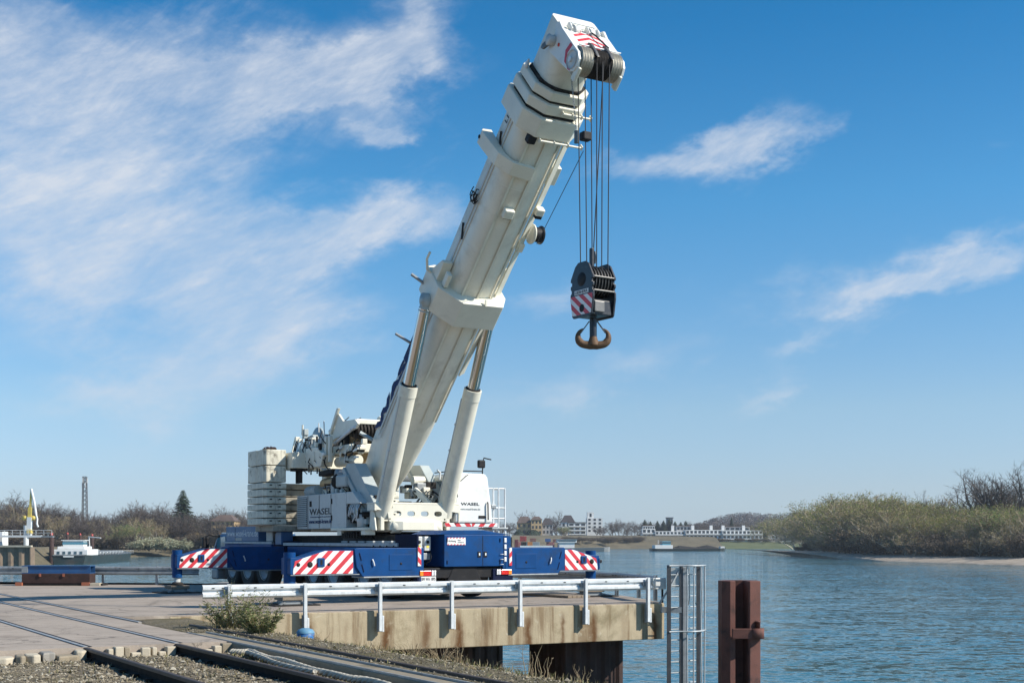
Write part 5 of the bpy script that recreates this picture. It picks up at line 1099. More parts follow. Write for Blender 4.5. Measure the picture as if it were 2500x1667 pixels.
# bollard
bc = Vector((-4.26, 26.4, 0)); cc = NC.dot(bc); tt = GC.dot(bc); bz = ground_z(cc, tt)-.03
bo_ = empty('mooring_bollard', (bc.x, bc.y, bz), 0, 'blue domed mooring bollard at the foot of the pier beam', 'bollard')
MB(Matrix.Translation((bc.x, bc.y, bz))).lathe([(.175, 0), (.185, .03), (.185, .15), (.175, .16)], (0, 0, 0), 'z', 24, caps=True).build('bollard_drum', M['bollard'], bo_)
MB(Matrix.Translation((bc.x, bc.y, bz))).lathe([(.19, .161), (.185, .19), (.15, .235), (.08, .262), (0, .268)], (0, 0, 0), 'z', 24).build('bollard_dome', mat('dome_grey_blue', (.10, .25, .38), .6, dirt=(.30, .29, .25), dscale=8, damt=.7), bo_)
MB(Matrix.Translation((bc.x, bc.y, bz))).box(.01, .04, -.20, -.18, .02, .10).build('bollard_lug', M['galv'], bo_)
# frayed mooring rope on the track bed
def rope(path, rad, name, par):
    pts = []
    for i in range(len(path)-1):
        for k in range(14): pts.append(path[i].lerp(path[i+1], k/14))
    sm = [sum((pts[min(max(i+j, 0), len(pts)-1)] for j in range(-5, 6)), Vector())/11 for i in range(len(pts))]
    b = MB()
    for s in range(3):
        st_ = []
        for i, p in enumerate(sm):
            t = (sm[min(i+1, len(sm)-1)]-sm[max(i-1, 0)]).normalized(); x = t.cross(Vector((0, 0, 1))).normalized(); a_ = i*.62+s*2.094; st_.append(p + x*math.cos(a_)*rad*.55 + Vector((0, 0, 1))*math.sin(a_)*rad*.55)
        b.tube(st_, rad*.62, 6)
    return b.build(name, M['hemp'], par)
rp_ = empty('mooring_rope', TC(-17, 6.6, -.16), 0, 'thick frayed pale rope lying along the track bed', 'rope')
Z_ = -.10
rope([GP(*p, Z_+rnd.uniform(0, .03)) for p in ((562, 1590), (592, 1591), (612, 1589), (630, 1597), (652, 1606), (690, 1611), (722, 1622), (765, 1636), (815, 1645), (850, 1655), (900, 1660), (960, 1676))], .045, 'main_rope', rp_)
rope([GP(*p, Z_) for p in ((648, 1607), (690, 1605), (722, 1604), (740, 1601), (745, 1608), (720, 1612), (716, 1622))], .032, 'rope_bight', rp_)
rope([GP(*p, Z_+.02) for p in ((600, 1590), (640, 1604), (670, 1617), (720, 1630), (780, 1642))], .035, 'rope_tail', rp_)
# blue steel beam on a block stack, far left
q = Vector((-16.55, 46.75, 0)); bs_ = empty('beam_stack', q, 0, 'blue steel girder resting on a dark rusty block by the far left rail', 'girder stack'); T = Matrix.Translation(q)
MB(T).box(-1.24, 1.24, -.32, .32, .08, .44).build('base_block', M['rustdark'], bs_, bev=.02)
for x0, x1, m_ in ((-1.45, -1.2, 'brick'), (.95, 1.24, 'brick')): MB(T).box(x0, x1, -.40, -.1, .0, .12).build('packing_block', M[m_], bs_, bev=.01)
MB(T).box(1.26, 1.62, -.40, -.1, .0, .10).build('packing_block', M['kerb'], bs_, bev=.01); MB(T).box(-1.3, 1.7, -.3, .3, .0, .079).build('sole_plate', M['dark'], bs_)
gi = MB(T); gi.box(-1.24, 1.24, -.30, .30, .70, .73); gi.box(-1.24, 1.24, -.30, .30, .442, .47); gi.box(-1.24, 1.24, -.26, -.24, .47, .70); gi.box(-1.24, 1.24, .24, .26, .47, .70); gi.build('girder', mat('girder_blue', (.02, .085, .22), .5, dirt=(.06, .08, .10), dscale=3, damt=.5), bs_)
for x in (-.6, .25): MB(T).box(x, x+.07, -.36, -.33, .33, .44).build('wedge_block', M['brick'], bs_)
MB(T).box(-1.245, -1.03, -.302, -.262, .47, .70).build('end_stiffener', M['galvold'], bs_)
# ------------------------------------------------------------------ shrub by the rail, dry stalks
M['shrubleaf'] = leaf_mat('shrub_leaf', ((.13, .18, .05), (.22, .24, .09), (.30, .27, .13), (.10, .15, .04), (.36, .31, .17)), .6, .25)
M['stalk'] = leaf_mat('dry_stalk', ((.30, .23, .13), (.20, .14, .08), (.36, .29, .17)))
def shrub(name, base, n_, h, spread, leafn, lab, leafmat='shrubleaf', seed=1, lean=Vector((0, 0, 0)), ls=.05, cat='shrub', group=None, tufts=True):
    r_ = random.Random(seed); sh = empty(name, base, 0, lab, cat, group); stm, lf = MB(), MB()
    for i in range(n_):
        a_ = r_.uniform(0, 6.28); q = r_.random()**.5; dirv = Vector((math.cos(a_)*q*spread, math.sin(a_)*q*spread*.7, 0)); hh = h*r_.uniform(.45, 1.0)*(1-.35*q)
        p0 = Vector(base)+dirv*.45+Vector((r_.uniform(-.05, .05), r_.uniform(-.05, .05), -.05)); pts = []
        for k in range(6):
            f = k/5; pts.append(p0 + (dirv*.75+lean*hh)*f**1.5 + Vector((r_.uniform(-.02, .02), r_.uniform(-.02, .02), hh*f)))
        stm.tube(pts, [.008*(1-.75*k/5) for k in range(6)], 4, False)
        for k in range(leafn):
            f = r_.random()**.8; i0 = min(int(f*5), 4); p = pts[i0].lerp(pts[i0+1], f*5-i0); a2 = r_.uniform(0, 6.28); d = Vector((math.cos(a2), math.sin(a2), r_.uniform(-.2, .9))).normalized(); w = d.cross(Vector((r_.uniform(-1, 1), r_.uniform(-1, 1), 1))).normalized(); l = ls*r_.uniform(.6, 1.7); b0 = len(lf.v)
            lf.v += [p, p+d*l*.5+w*l*.16, p+d*l, p+d*l*.5-w*l*.16]; lf.f.append((b0, b0+1, b0+2, b0+3)); lf.sm.append(False)
        if tufts and r_.random() < .35:
            for k in range(10): p = pts[-1]+Vector((r_.gauss(0, .025), r_.gauss(0, .025), r_.gauss(0, .03))); b0 = len(lf.v); s_ = .012; lf.v += [p, p+Vector((s_, 0, s_)), p+Vector((0, s_, s_*1.6))]; lf.f.append((b0, b0+1, b0+2)); lf.sm.append(False)
    stm.build('stems', M['stalk'], sh, fix=False); lf.build('leaves', M[leafmat], sh, fix=False); return sh
def gpos(px, py, z=-.1):
    p = GP(px, py, z)
    for _ in range(6): z = ground_z(NC.dot(p), GC.dot(p)); p = GP(px, py, z)
    return p
shrub('weed_shrub', gpos(572, 1532), 80, 1.08, .66, 34, 'wild green weed shrub growing in front of the guard rail end', seed=3, lean=Vector((.16, 0, 0)), ls=.062)
shrub('weed_shrub', gpos(640, 1545), 60, .66, .42, 50, 'low fresh green weed clump right of the taller shrub', seed=5, ls=.055)
shrub('weed_shrub', gpos(520, 1512), 26, .35, .35, 30, 'small brownish weed clump at the left foot of the shrub', seed=6, ls=.045)
DS = ((1010, 1596, 22, .42, .5), (1075, 1606, 30, .5, .6), (1120, 1612, 18, .45, .4), (1180, 1632, 8, .3, .5), (1290, 1650, 7, .75, .3), (1330, 1652, 5, .7, .25), (1420, 1658, 9, .45, .35), (930, 1592, 10, .3, .35), (780, 1562, 12, .3, .25), (1860, 1700, 0, 0, 0))
for i, (px, py, n_, h, sp) in enumerate(DS[:-1]):
    shrub('dry_stalks', gpos(px, py), n_, h, sp*.6, 3, 'dry leafless stalks on the bank under the pier', seed=20+i, leafmat='stalk', cat='dry plant', group='dry stalks along the bank edge', ls=.03, tufts=False)
# ------------------------------------------------------------------ trees
M['bark'] = mat('bark', (.085, .07, .058), .9, var=.2, dscale=1); M['barkpale'] = mat('pale_bark', (.46, .41, .33), .9, var=.2, dscale=1)
M['twig'] = leaf_mat('bare_twigs', ((.115, .09, .078), (.088, .070, .062), (.145, .115, .096)), .9)
M['twigbush'] = leaf_mat('bush_twigs', ((.17, .13, .09), (.12, .092, .066), (.21, .165, .11)), .9)
M['twigtan'] = leaf_mat('tan_twigs', ((.37, .29, .17), (.28, .21, .125), (.45, .365, .22)), .9)
M['budgreen'] = leaf_mat('spring_buds', ((.22, .26, .05), (.30, .31, .08), (.18, .215, .05), (.31, .28, .10)), .8, .4)
M['freshgreen'] = leaf_mat('fresh_leaves', ((.13, .21, .05), (.18, .26, .07), (.10, .17, .04)), .8, .2)
M['blossom'] = leaf_mat('pale_blossom', ((.44, .46, .30), (.36, .36, .22), (.5, .5, .38)), .8, .2)
M['pine'] = leaf_mat('conifer_needles', ((.022, .04, .018), (.03, .055, .022), (.018, .03, .016)), .8)
def gen_tree(seed, H, spread, trunk_f=.28, upright=.55, leaves=0, lsize=.25, multi=1, tw=.035, n1=10):
    r_ = random.Random(seed); tk, cr = MB(), MB()
    def rv(): return Vector((r_.uniform(-1, 1), r_.uniform(-1, 1), r_.uniform(-1, 1)))
    ends = []
    def limb(p, d, L, rad, lvl):
        n_ = 4 if lvl < 2 else 3; pts = [p]
        for k in range(n_): d = (d + rv()*.22 + Vector((0, 0, .10 if lvl else 0))).normalized(); pts.append(pts[-1]+d*L/n_)
        if lvl <= 2: tk.tube(pts, [rad*(1-.62*k/n_) for k in range(n_+1)], 5 if lvl == 0 else 4 if lvl == 1 else 3, False)
        else:
            w = d.cross(rv()).normalized()*max(rad, tw)
            b0 = len(cr.v); cr.v += [pts[0]-w, pts[0]+w, pts[1]+w*.7, pts[2]+w*.4, pts[-1], pts[2]-w*.4, pts[1]-w*.7]; cr.f += [(b0, b0+1, b0+2, b0+6), (b0+6, b0+2, b0+3, b0+5), (b0+5, b0+3, b0+4)]; cr.sm += [False]*3
        if lvl == 3:
            for k in range(9):
                f = r_.uniform(.15, 1); i0 = min(int(f*n_), n_-1); q = pts[i0].lerp(pts[i0+1], f*n_-i0); dd = (d+rv()*.9).normalized(); l = L*r_.uniform(.35, .8); w = dd.cross(rv()).normalized()*tw*.7
                b0 = len(cr.v); cr.v += [q-w, q+w, q+dd*l]; cr.f.append((b0, b0+1, b0+2)); cr.sm.append(False); ends.append(q+dd*l)
            return
        nc = (n1, 5, 5)[lvl]
        for k in range(nc):
            f = .30+.70*(k+r_.random())/nc if lvl else .55+.45*(k+r_.random())/nc
            i0 = min(int(f*n_), n_-1); q = pts[i0].lerp(pts[min(i0+1, n_)], f*n_-i0); a = k*2.4+r_.uniform(-.5, .5); side = Vector((math.cos(a), math.sin(a), 0)) if lvl == 0 else rv().normalized()
            dd = (d*upright + side*spread*(1.0 if lvl == 0 else .75) + Vector((0, 0, .15))).normalized()
            limb(q, dd, L*(1.35 if lvl == 0 else .58)*r_.uniform(.8, 1.15)*(1-.25*f if lvl else 1), rad*.42 if lvl else rad*.5, lvl+1)
    for m_ in range(multi):
        a = r_.uniform(0, 6.28); d0 = Vector((0, 0, 1)) if multi == 1 else Vector((math.cos(a)*.45, math.sin(a)*.45, 1)).normalized()
        limb(Vector((math.cos(a)*.6*(multi > 1), math.sin(a)*.6*(multi > 1), -.3)), d0, H*trunk_f*1.25, H*.021/(1 if multi == 1 else 1.7), 0)
    top = max(v.z for v in cr.v); k = H/top
    for b in (tk, cr): b.v = [v*k for v in b.v]
    ends = [e*k for e in ends]
    lf = MB()
    if leaves:
        for _ in range(leaves):
            e = r_.choice(ends)+rv()*lsize*1.2; n_ = rv().normalized(); w = n_.cross(rv()).normalized()*lsize*r_.uniform(.5, 1.1); u = n_.cross(w).normalized()*lsize*r_.uniform(.4, .9); b0 = len(lf.v)
            lf.v += [e-w, e+u, e+w, e-u*.8]; lf.f.append((b0, b0+1, b0+2, b0+3)); lf.sm.append(False)
    return tk, cr, lf
def tmesh(b, name, m_):
    me = b.mesh(name, Vector()); me.materials.append(m_); return me
TT = {}
def template(key, gen, mats, names=('trunk', 'crown', 'foliage')):
    TT[key] = [(nm, tmesh(b, nm, M[m_])) for nm, b, m_ in zip(names, gen, mats) if b.v]
for i in range(4): template('bare%d' % i, gen_tree(40+i, 18, .75+.1*i, leaves=0, tw=.045), ('bark', 'twig', 'twig'))
for i in range(3): template('tan%d' % i, gen_tree(60+i, 12, .85, .2, .5, 1800, .10, 3, .028, 7), ('barkpale', 'twigtan', 'budgreen'))
for i in range(3): template('bud%d' % i, gen_tree(70+i, 13, .8, .22, .55, 6500, .125, 3, .026, 7), ('barkpale', 'twigtan', 'budgreen'))
for i in range(2): template('fresh%d' % i, gen_tree(80+i, 13, .8, .22, .55, 6500, .14, 3, .028, 7), ('bark', 'twigtan', 'freshgreen'))
for i in range(2): template('fan%d' % i, gen_tree(90+i, 22, .66, .22, .85, 0, .2, 1, .03, 11), ('bark', 'twig', 'twig'))
for i in range(2): template('thick%d' % i, gen_tree(95+i, 5.5, 1.1, .16, .45, 900, .09, 6, .026, 5), ('bark', 'twigbush', 'twigbush'))
template('blossom', gen_tree(99, 6, 1.1, .18, .45, 3600, .22, 5, .03, 5), ('bark', 'twigtan', 'blossom'))
def conifer(seed, H, wd):
    r_ = random.Random(seed); tk, cr = MB(), MB(); tk.tube([(0, 0, -.3), (0, 0, H*.98)], [H*.018, .02], 6, False)
    z = H*.08
    while z < H*.99:
        f = 1-(z/H); L = wd*(f**.85)*r_.uniform(.8, 1.15)+.15; n_ = 18
        for k in range(n_):
            a = r_.uniform(0, 6.28); d = Vector((math.cos(a), math.sin(a), -.28)); s = Vector((-d.y, d.x, 0))
            for j in range(4):
                q = Vector((0, 0, z))+d*L*(j+.6)/4; l = L*.34*r_.uniform(.7, 1.3); w = s*l*.55*r_.uniform(.7, 1.2)+Vector((0, 0, r_.uniform(-.1, .1))); b0 = len(cr.v); cr.v += [q-w, q+d*l*.9+Vector((0, 0, -.1)), q+w, q-d*l*.5+Vector((0, 0, .15))]; cr.f.append((b0, b0+1, b0+2, b0+3)); cr.sm.append(False)
        z += H*.022
    return tk, cr, MB()
template('pine', conifer(7, 14, 2.6), ('bark', 'pine', 'pine')); template('cypress', conifer(8, 12, 1.5), ('bark', 'pine', 'pine'))
def plant_tree(key, name, pos, h, rz, label, group, sx=1.0, cat='tree'):
    parts = TT[key]; base = max(max(v.co.z for v in me.vertices) for _, me in parts) if key not in HT else HT[key]
    HT[key] = base; s = h/base
    r = bpy.data.objects.new(name, None); COL.objects.link(r); M_ = Matrix.Translation(pos) @ rotz(rz) @ Matrix.Diagonal((s*sx, s*sx, s, 1)); r.matrix_world = M_; WM[r.name] = M_
    setp(r, label, cat, group)
    for nm, me in parts: o = bpy.data.objects.new(nm, me); COL.objects.link(o); o.parent = r
    return r
HT = {}
def DP(px, d, z): return Vector(((px-CX)/F_PX*d, d, z))
def top_h(py, d, z): return HC+(HY-py)/F_PX*d - z
rt = random.Random(21)
# wood behind the harbour on the left
prof = [(-80, 1216), (0, 1222), (35, 1200), (75, 1214), (115, 1215), (160, 1228), (215, 1238), (262, 1238), (300, 1245), (335, 1216), (365, 1222), (400, 1246), (445, 1236), (480, 1250), (520, 1230), (550, 1228), (585, 1240), (640, 1244), (720, 1246), (800, 1250)]
def prof_y(px):
    for (a0, b0), (a1, b1) in zip(prof, prof[1:]):
        if a0 <= px <= a1: return b0+(b1-b0)*(px-a0)/(a1-a0)
    return 1245
def zone(px):
    for lim, nm in ((20, 'at the picture edge'), (60, 'left of the yellow loading mast'), (115, 'right of the yellow loading mast'), (190, 'behind the tanker wheelhouse'), (235, 'below the radio mast'), (300, 'behind the tanker bow'), (360, 'behind the green willow'), (425, 'behind the blossoming bushes'), (480, 'beside the tall conifer'), (535, 'left of the ochre house'), (585, 'right of the ochre house')):
        if px < lim: return nm
    return 'next to the crane ballast'
for row, (d0, dd, step, dy) in enumerate(((505, 25, 19, 0), (482, 12, 17, 12), (462, 8, 15, 30))):
    px = -70+row*6
    while px < 650:
        if not (row == 2 and 500 < px < 585 and rt.random() < .6):
            d = d0+rt.uniform(-dd, dd); y = prof_y(px)+dy+rt.uniform(-3, 12); key = 'bare%d' % rt.randrange(4) if rt.random() < .93 else 'tan%d' % rt.randrange(3)
            plant_tree(key, 'bare_tree', DP(px, d, -.6), top_h(y, d, -.6), rt.uniform(0, 6.28), ('bare brown tree' if key[0] == 'b' else 'tan budding tree')+', '+('back', 'middle', 'front')[row]+' row of the left wood, '+zone(px), ('bare trees' if key[0] == 'b' else 'budding trees')+' of the left wood, '+('back', 'middle', 'front')[row]+', '+zone(px), rt.uniform(.85, 1.15))
        px += step+rt.uniform(-4, 4)
for i in range(41):
    px = -60+i*17+rt.uniform(-6, 6); d = 452+rt.uniform(-8, 10)
    if 320 < px < 470: continue
    plant_tree('thick%d' % rt.randrange(2), 'bank_bush', DP(px, d, -.9), rt.uniform(3.5, 6.5), rt.uniform(0, 6.28), 'low brown bush on the left bank '+zone(px), 'bushes on the left bank '+zone(px), 1.5, 'bush')
plant_tree('bare1', 'bare_tree', DP(345, 475, -.6), top_h(1211, 475, -.6), 1, 'round-crowned bare tree rising above the left wood', None)
plant_tree('bare2', 'bare_tree', DP(36, 470, -.6), top_h(1194, 470, -.6), 2, 'bare tree rising above the wood beside the yellow loading mast', None)
plant_tree('pine', 'conifer', DP(447, 478, -.6), top_h(1196, 478, -.6), 1, 'dark pointed conifer standing out of the left wood', None, 1.9)
for px, y, d, lab in ((434, 1236, 462, 'bare tree just left of the conifer top'), (458, 1234, 462, 'bare tree just right of the conifer top'), (446, 1248, 458, 'bare tree in front of the conifer stem'), (528, 1262, 444, 'bare tree in front of the ochre house, left one'), (550, 1256, 446, 'bare tree in front of the ochre house, middle one'), (566, 1262, 443, 'bare tree in front of the ochre house, right one')): plant_tree('bare%d' % (px % 4), 'bare_tree', DP(px, d, -.8), top_h(y, d, -.8), px, lab, None, 1.0)
plant_tree('fresh0', 'willow', DP(322, 436, -1.2), 9.5, 1, 'fresh green willow on the harbour bank', None)
for i, (px, h) in enumerate(((345, 4.0), (372, 5.2), (398, 5.0), (425, 4.4), (448, 3.4), (360, 3.0), (410, 3.2))):
    plant_tree('blossom', 'blossom_bush', DP(px, 432+i*1.5-(4 if i > 4 else 0), -1.6), h, i*1.3, 'pale blossoming bush on the harbour bank', 'pale blossoming bushes', 1.35, 'bush')
# island thicket on the right
def isl_y(px): 
    pts = [(1925, 1262), (1960, 1246), (2010, 1226), (2060, 1216), (2120, 1196), (2180, 1192), (2240, 1205), (2300, 1228), (2350, 1226), (2400, 1224), (2450, 1212), (2520, 1205), (2600, 1200)]
    for (a0, b0), (a1, b1) in zip(pts, pts[1:]):
        if a0 <= px <= a1: return b0+(b1-b0)*(px-a0)/(a1-a0)
    return 1220
def isl_d(px):
    for p, q in zip(ISL, ISL[1:]):
        a0, a1 = CX+F_PX*p.x/p.y, CX+F_PX*q.x/q.y
        if a0 <= px <= a1: return p.y+(q.y-p.y)*(px-a0)/(a1-a0)
    return ISL[0].y
for row, (off, dy) in enumerate(((92, 0), (68, 8), (48, 32), (31, 78))):
    px = 1945+row*4
    while px < 2530:
        d = isl_d(px)+off*(1+max(0, 2180-px)/210)+rt.uniform(-5, 5); z = -2.6 if off > 40 else -3.1; y = isl_y(px)+dy+rt.uniform(-9, 22)
        if row == 3: key = 'thick%d' % rt.randrange(2) if rt.random() < .75 else 'tan%d' % rt.randrange(3)
        else: key = rt.choice(('tan', 'bud', 'bud', 'bud', 'tan') if row < 2 else ('tan', 'tan', 'bud'))+str(rt.randrange(3))
        if px > 2420 and row < 3 and rt.random() < .55: key = 'fresh%d' % rt.randrange(2)
        lab = {'tan': ('tan leafless tree in the island thicket', 'tan trees on the island', 'tree'), 'bud': ('yellow-green budding tree in the island thicket', 'budding trees on the island', 'tree'), 'fre': ('fresh green tree in the island thicket', 'green trees on the island', 'tree'), 'thi': ('low brown bush at the island shore', 'bushes on the island shore', 'bush')}[key[:3]]
        zn = 'at the left tip of the island' if px < 2010 else 'left of the tall yellow-green crown' if px < 2110 else 'under the highest thicket crown' if px < 2230 else 'around the slender pale tree' if px < 2330 else 'below the tall fan-shaped trees' if px < 2450 else 'at the right picture edge'
        lab = (lab[0].split(' in the')[0].split(' at the')[0]+', '+('back', 'third', 'second', 'shore')[row]+' row, '+zn, lab[1]+', '+('back', 'third', 'second', 'shore')[row]+' row, '+zn, lab[2])
        plant_tree(key, 'island_bush' if lab[2] == 'bush' else 'island_tree', DP(px, d, z), max(3, top_h(y, d, z)), rt.uniform(0, 6.28), lab[0], lab[1], rt.uniform(1.15, 1.6), lab[2])
        px += rt.uniform(21, 31) if row < 2 else rt.uniform(15, 22)
for px, y, k, lab in ((2395, 1128, 'fan0', 'tall fan-shaped bare tree behind the island thicket'), (2430, 1140, 'fan1', 'second tall bare tree right of the fan-shaped one on the island'), (2500, 1120, 'fan1', 'tall bare tree at the right picture edge on the island'), (2270, 1186, 'fan0', 'slender pale bare tree above the island thicket')):
    d = isl_d(px)+85; plant_tree(k, 'bare_tree', DP(px, d, -2), top_h(y, d, -2), 1.0+px, lab, None, 1.55 if px > 2300 else .8)
# far bank: bare trees, pines, round evergreens
def fzone(px):
    for lim, nm in ((1262, 'left of the ochre villa'), (1330, 'by the ochre villa'), (1390, 'by the dark-roofed house'), (1475, 'by the white tower block'), (1566, 'between tower block and terraces'), (1670, 'by the left terraces'), (1770, 'by the middle terraces'), (1870, 'by the right terraces')):
        if px < lim: return nm
    return 'by the last white house'
for i in range(125):
    px = 1190+i*6.3+rt.uniform(-5, 5)
    if px > 1960: break
    back = rt.random() < .55; d = rt.uniform(940, 985) if back else rt.uniform(872, 888); z = 5.0 if d > 900 else 3.5
    if not back and (1262 < px < 1352 or 1385 < px < 1432 or 1566 < px < 1862 or 1880 < px < 1938): continue
    y = (1274+rt.uniform(-8, 10)) if back else (1288+rt.uniform(-8, 6))
    plant_tree('bare%d' % rt.randrange(4), 'bare_tree', DP(px, d, z), top_h(y, d, z), rt.uniform(0, 6.28), ('bare tree behind the far houses, ' if back else 'bare tree in front of the far houses, ')+fzone(px), 'bare trees on the far bank, '+fzone(px)+(' back' if back else ' front'), 1.2)
for px, y, d in ((1285, 1240, 930), (1360, 1242, 930), (1512, 1262, 930)): plant_tree('bare%d' % (px % 4), 'bare_tree', DP(px, d, 5), top_h(y, d, 5), px, {1285: 'tall bare tree behind the yellow villa', 1360: 'tall bare tree between villa and dark-roofed house', 1512: 'tall bare tree right of the white tower block'}[px], None, 1.0)
for px, y, d, k in ((1574, 1268, 940, 'pine'), (1588, 1272, 935, 'pine'), (1605, 1271, 940, 'pine'), (1620, 1270, 938, 'pine'), (1634, 1266, 940, 'pine'), (1648, 1272, 936, 'pine'), (1662, 1274, 940, 'pine'), (1674, 1271, 938, 'pine')): plant_tree(k, 'pine', DP(px, d, 4), top_h(y, d, 4), px, 'dark conifer in the row behind the white terraces', 'conifers behind the white terraces', 2.2)
plant_tree('cypress', 'conifer', DP(1786, 930, 4), top_h(1263, 930, 4), 2, 'dark pointed conifer behind the right end of the white terraces', None, 1.6)
plant_tree('pine', 'conifer', DP(1866, 905, 3), top_h(1276, 905, 3), 2, 'dark conifer between the terraces and the last white house', None, 1.5)
plant_tree('fresh1', 'willow', DP(1382, 868, 3), top_h(1281, 868, 3), 1, 'yellow-green willow left of the white modern block', None, 1.0)
M['evergreen'] = leaf_mat('evergreen_leaf', ((.02, .035, .016), (.035, .055, .02), (.015, .025, .012)), .8)
def dome_tree(seed, R_, H):
    r_ = random.Random(seed); tk, cr = MB(), MB(); tk.tube([(0, 0, -.3), (0, 0, H*.5)], [.4, .3], 6, False)
    for _ in range(1500):
        v = Vector((r_.gauss(0, 1), r_.gauss(0, 1), abs(r_.gauss(0, 1)))).normalized()*(.75+.25*r_.random()); p = Vector((v.x*R_, v.y*R_, H*.35+v.z*H*.65)); n_ = (v+Vector((r_.uniform(-.6, .6), r_.uniform(-.6, .6), r_.uniform(-.6, .6)))).normalized(); w = n_.cross(Vector((0, 0, 1))).normalized()*.5; u = n_.cross(w); b0 = len(cr.v); cr.v += [p-w, p+u, p+w, p-u]; cr.f.append((b0, b0+1, b0+2, b0+3)); cr.sm.append(False)
    return tk, cr, MB()
template('dome', dome_tree(3, 3.9, 5.6), ('bark', 'evergreen', 'evergreen'))
for px, lab in ((1267, 'round dark evergreen tree left of the yellow villa entrance'), (1301, 'wider round dark evergreen tree below the yellow villa')): plant_tree('dome', 'round_tree', DP(px, 866, 2.6), 5.6 if px < 1290 else 6.2, 1, lab, None, 1.0 if px < 1290 else 1.25)
for i in range(150):
    px = 1240+i*5+rt.uniform(-5, 5); d = rt.uniform(826, 866) if px < 1500 else rt.uniform(850, 866)
    if px > 1960 or (px > 1560 and rt.random() < .45): continue
    plant_tree('thick%d' % rt.randrange(2), 'bank_bush', DP(px, d if px < 1560 else d+25, .5 if px < 1560 else 1.0), rt.uniform(2.5, 4.5) if px < 1560 else rt.uniform(1.6, 2.6), rt.uniform(0, 6), 'low bush on the far river bank '+fzone(px), 'bushes on the far bank '+fzone(px), 1.8, 'bush')
# wooded hill, far off: one mass
hb, hc = MB(), MB(); rh = random.Random(9)
def hill_z(px): return 6+ 22*max(0, math.exp(-((px-2010)/210)**2)) + 12*math.exp(-((px-1790)/85)**2)
d = 1500; xs = list(range(1560, 2640, 20)); 
for px in xs:
    for k, f in enumerate((0, .55, .9, 1.0, .6)): hb.v.append(DP(px, d+k*45, 4+(hill_z(px)-4)*f))
hb.f = [(i*5+j, (i+1)*5+j, (i+1)*5+j+1, i*5+j+1) for i in range(len(xs)-1) for j in range(4)]; hb.sm = [True]*len(hb.f); hb.build('hill', M['bankbrown'], kind='structure')
for _ in range(1700):
    px = rh.uniform(1580, 2640); f = rh.random(); k = f*3.2; dd = d+k*45; z = 4+(hill_z(px)-4)*min(1, f*1.25); c = DP(px, dd, z+5); R_ = rh.uniform(4, 7)
    for _ in range(70):
        v = Vector((rh.gauss(0, 1), rh.gauss(0, 1), rh.gauss(0, 1))).normalized(); p = c+Vector((v.x*R_, v.y*R_, v.z*R_*.9)); w = Vector((rh.uniform(-1, 1), rh.uniform(-1, 1), rh.uniform(-1, 1))).normalized()*R_*.15; u = v.cross(w).normalized()*R_*.13; b0 = len(hc.v); hc.v += [p-w, p+u, p+w]; hc.f.append((b0, b0+1, b0+2)); hc.sm.append(False)
M['hilltwig'] = leaf_mat('hill_twigs', ((.115, .09, .08), (.09, .07, .065), (.14, .11, .095)), .95)
hc.build('hill_forest', M['hilltwig'], label='bare brown forest covering the far hill behind the white terraces', cat='forest', kind='stuff', fix=False)
# ------------------------------------------------------------------ houses on the far bank
M['wallyellow'] = mat('ochre_render', (.58, .40, .20), .8, var=.06, dscale=.3); M['wallwhite'] = mat('white_render', (.74, .73, .70), .8, var=.05, dscale=.3); M['wallgrey'] = mat('grey_render', (.42, .42, .42), .8, var=.08, dscale=.3)
M['rooftile'] = mat('dark_roof', (.055, .045, .045), .7, var=.15, dscale=.5); M['roofbrown'] = mat('brown_roof', (.12, .085, .07), .7, var=.15, dscale=.5); M['pane'] = mat('far_window', (.03, .035, .04), .2, var=0)
def house(px0, px1, ybase, yeave, d, depth, lab, wall, roof=None, ridge=0, nx=4, ny=2, name='house', flat=False, wfrac=.5, balc=False):
    zb = HC+(HY-ybase)/F_PX*d; ze = HC+(HY-yeave)/F_PX*d; x0, x1 = (px0-CX)/F_PX*d, (px1-CX)/F_PX*d; w = x1-x0
    r = empty(name, ((x0+x1)/2, d, zb-3), 0, lab, 'building'); wl = MB().box(x0, x1, d, d+depth, zb-3, ze).build('wall', M[wall], r)
    if roof:
        rr_ = MB()
        if ridge: h = ridge*d/F_PX; rr_.loft([[(x0-.4, d-.5, ze), (x1+.4, d-.5, ze), (x1+.4, d+depth+.5, ze), (x0-.4, d+depth+.5, ze)], [(x0+w*.25, d+depth*.35, ze+h), (x1-w*.25, d+depth*.35, ze+h), (x1-w*.25, d+depth*.65, ze+h), (x0+w*.25, d+depth*.65, ze+h)]], smooth=False)
        else: rr_.box(x0-.4, x1+.4, d-.5, d+depth+.4, ze+.003, ze+.5)
        rr_.build('roof', M[roof], r)
    H = ze-zb
    for j in range(ny):
        for i in range(nx):
            cx = x0+w*(i+.5)/nx; cz = zb+H*(j+.55)/ny; ww = w/nx*wfrac/2; wh = H/ny*.27; MB().box(cx-ww, cx+ww, d-.06, d+.05, cz-wh, cz+wh).build('window', M['pane'], r)
        if balc: zz = zb+H*j/ny; MB().box(x0, x1, d-1.5, d-.005, zz+H/ny*.02, zz+H/ny*.30).build('balcony', M[wall], r)
    return r
house(1262, 1298, 1306, 1276, 886, 12, 'ochre villa with long hipped roof on the far bank', 'wallyellow', 'roofbrown', 16, 3, 2)
house(1297, 1323, 1306, 1268, 880, 10, 'ochre tower wing joined to the right of the long villa', 'wallyellow', 'roofbrown', 8, 3, 3)
house(1324, 1350, 1305, 1280, 884, 10, 'grey villa with steep dark gable right of the ochre tower', 'wallgrey', 'rooftile', 16, 3, 2)
house(1371, 1403, 1303, 1274, 900, 12, 'house with a big black hipped roof behind the willow', 'wallwhite', 'rooftile', 17, 3, 2)
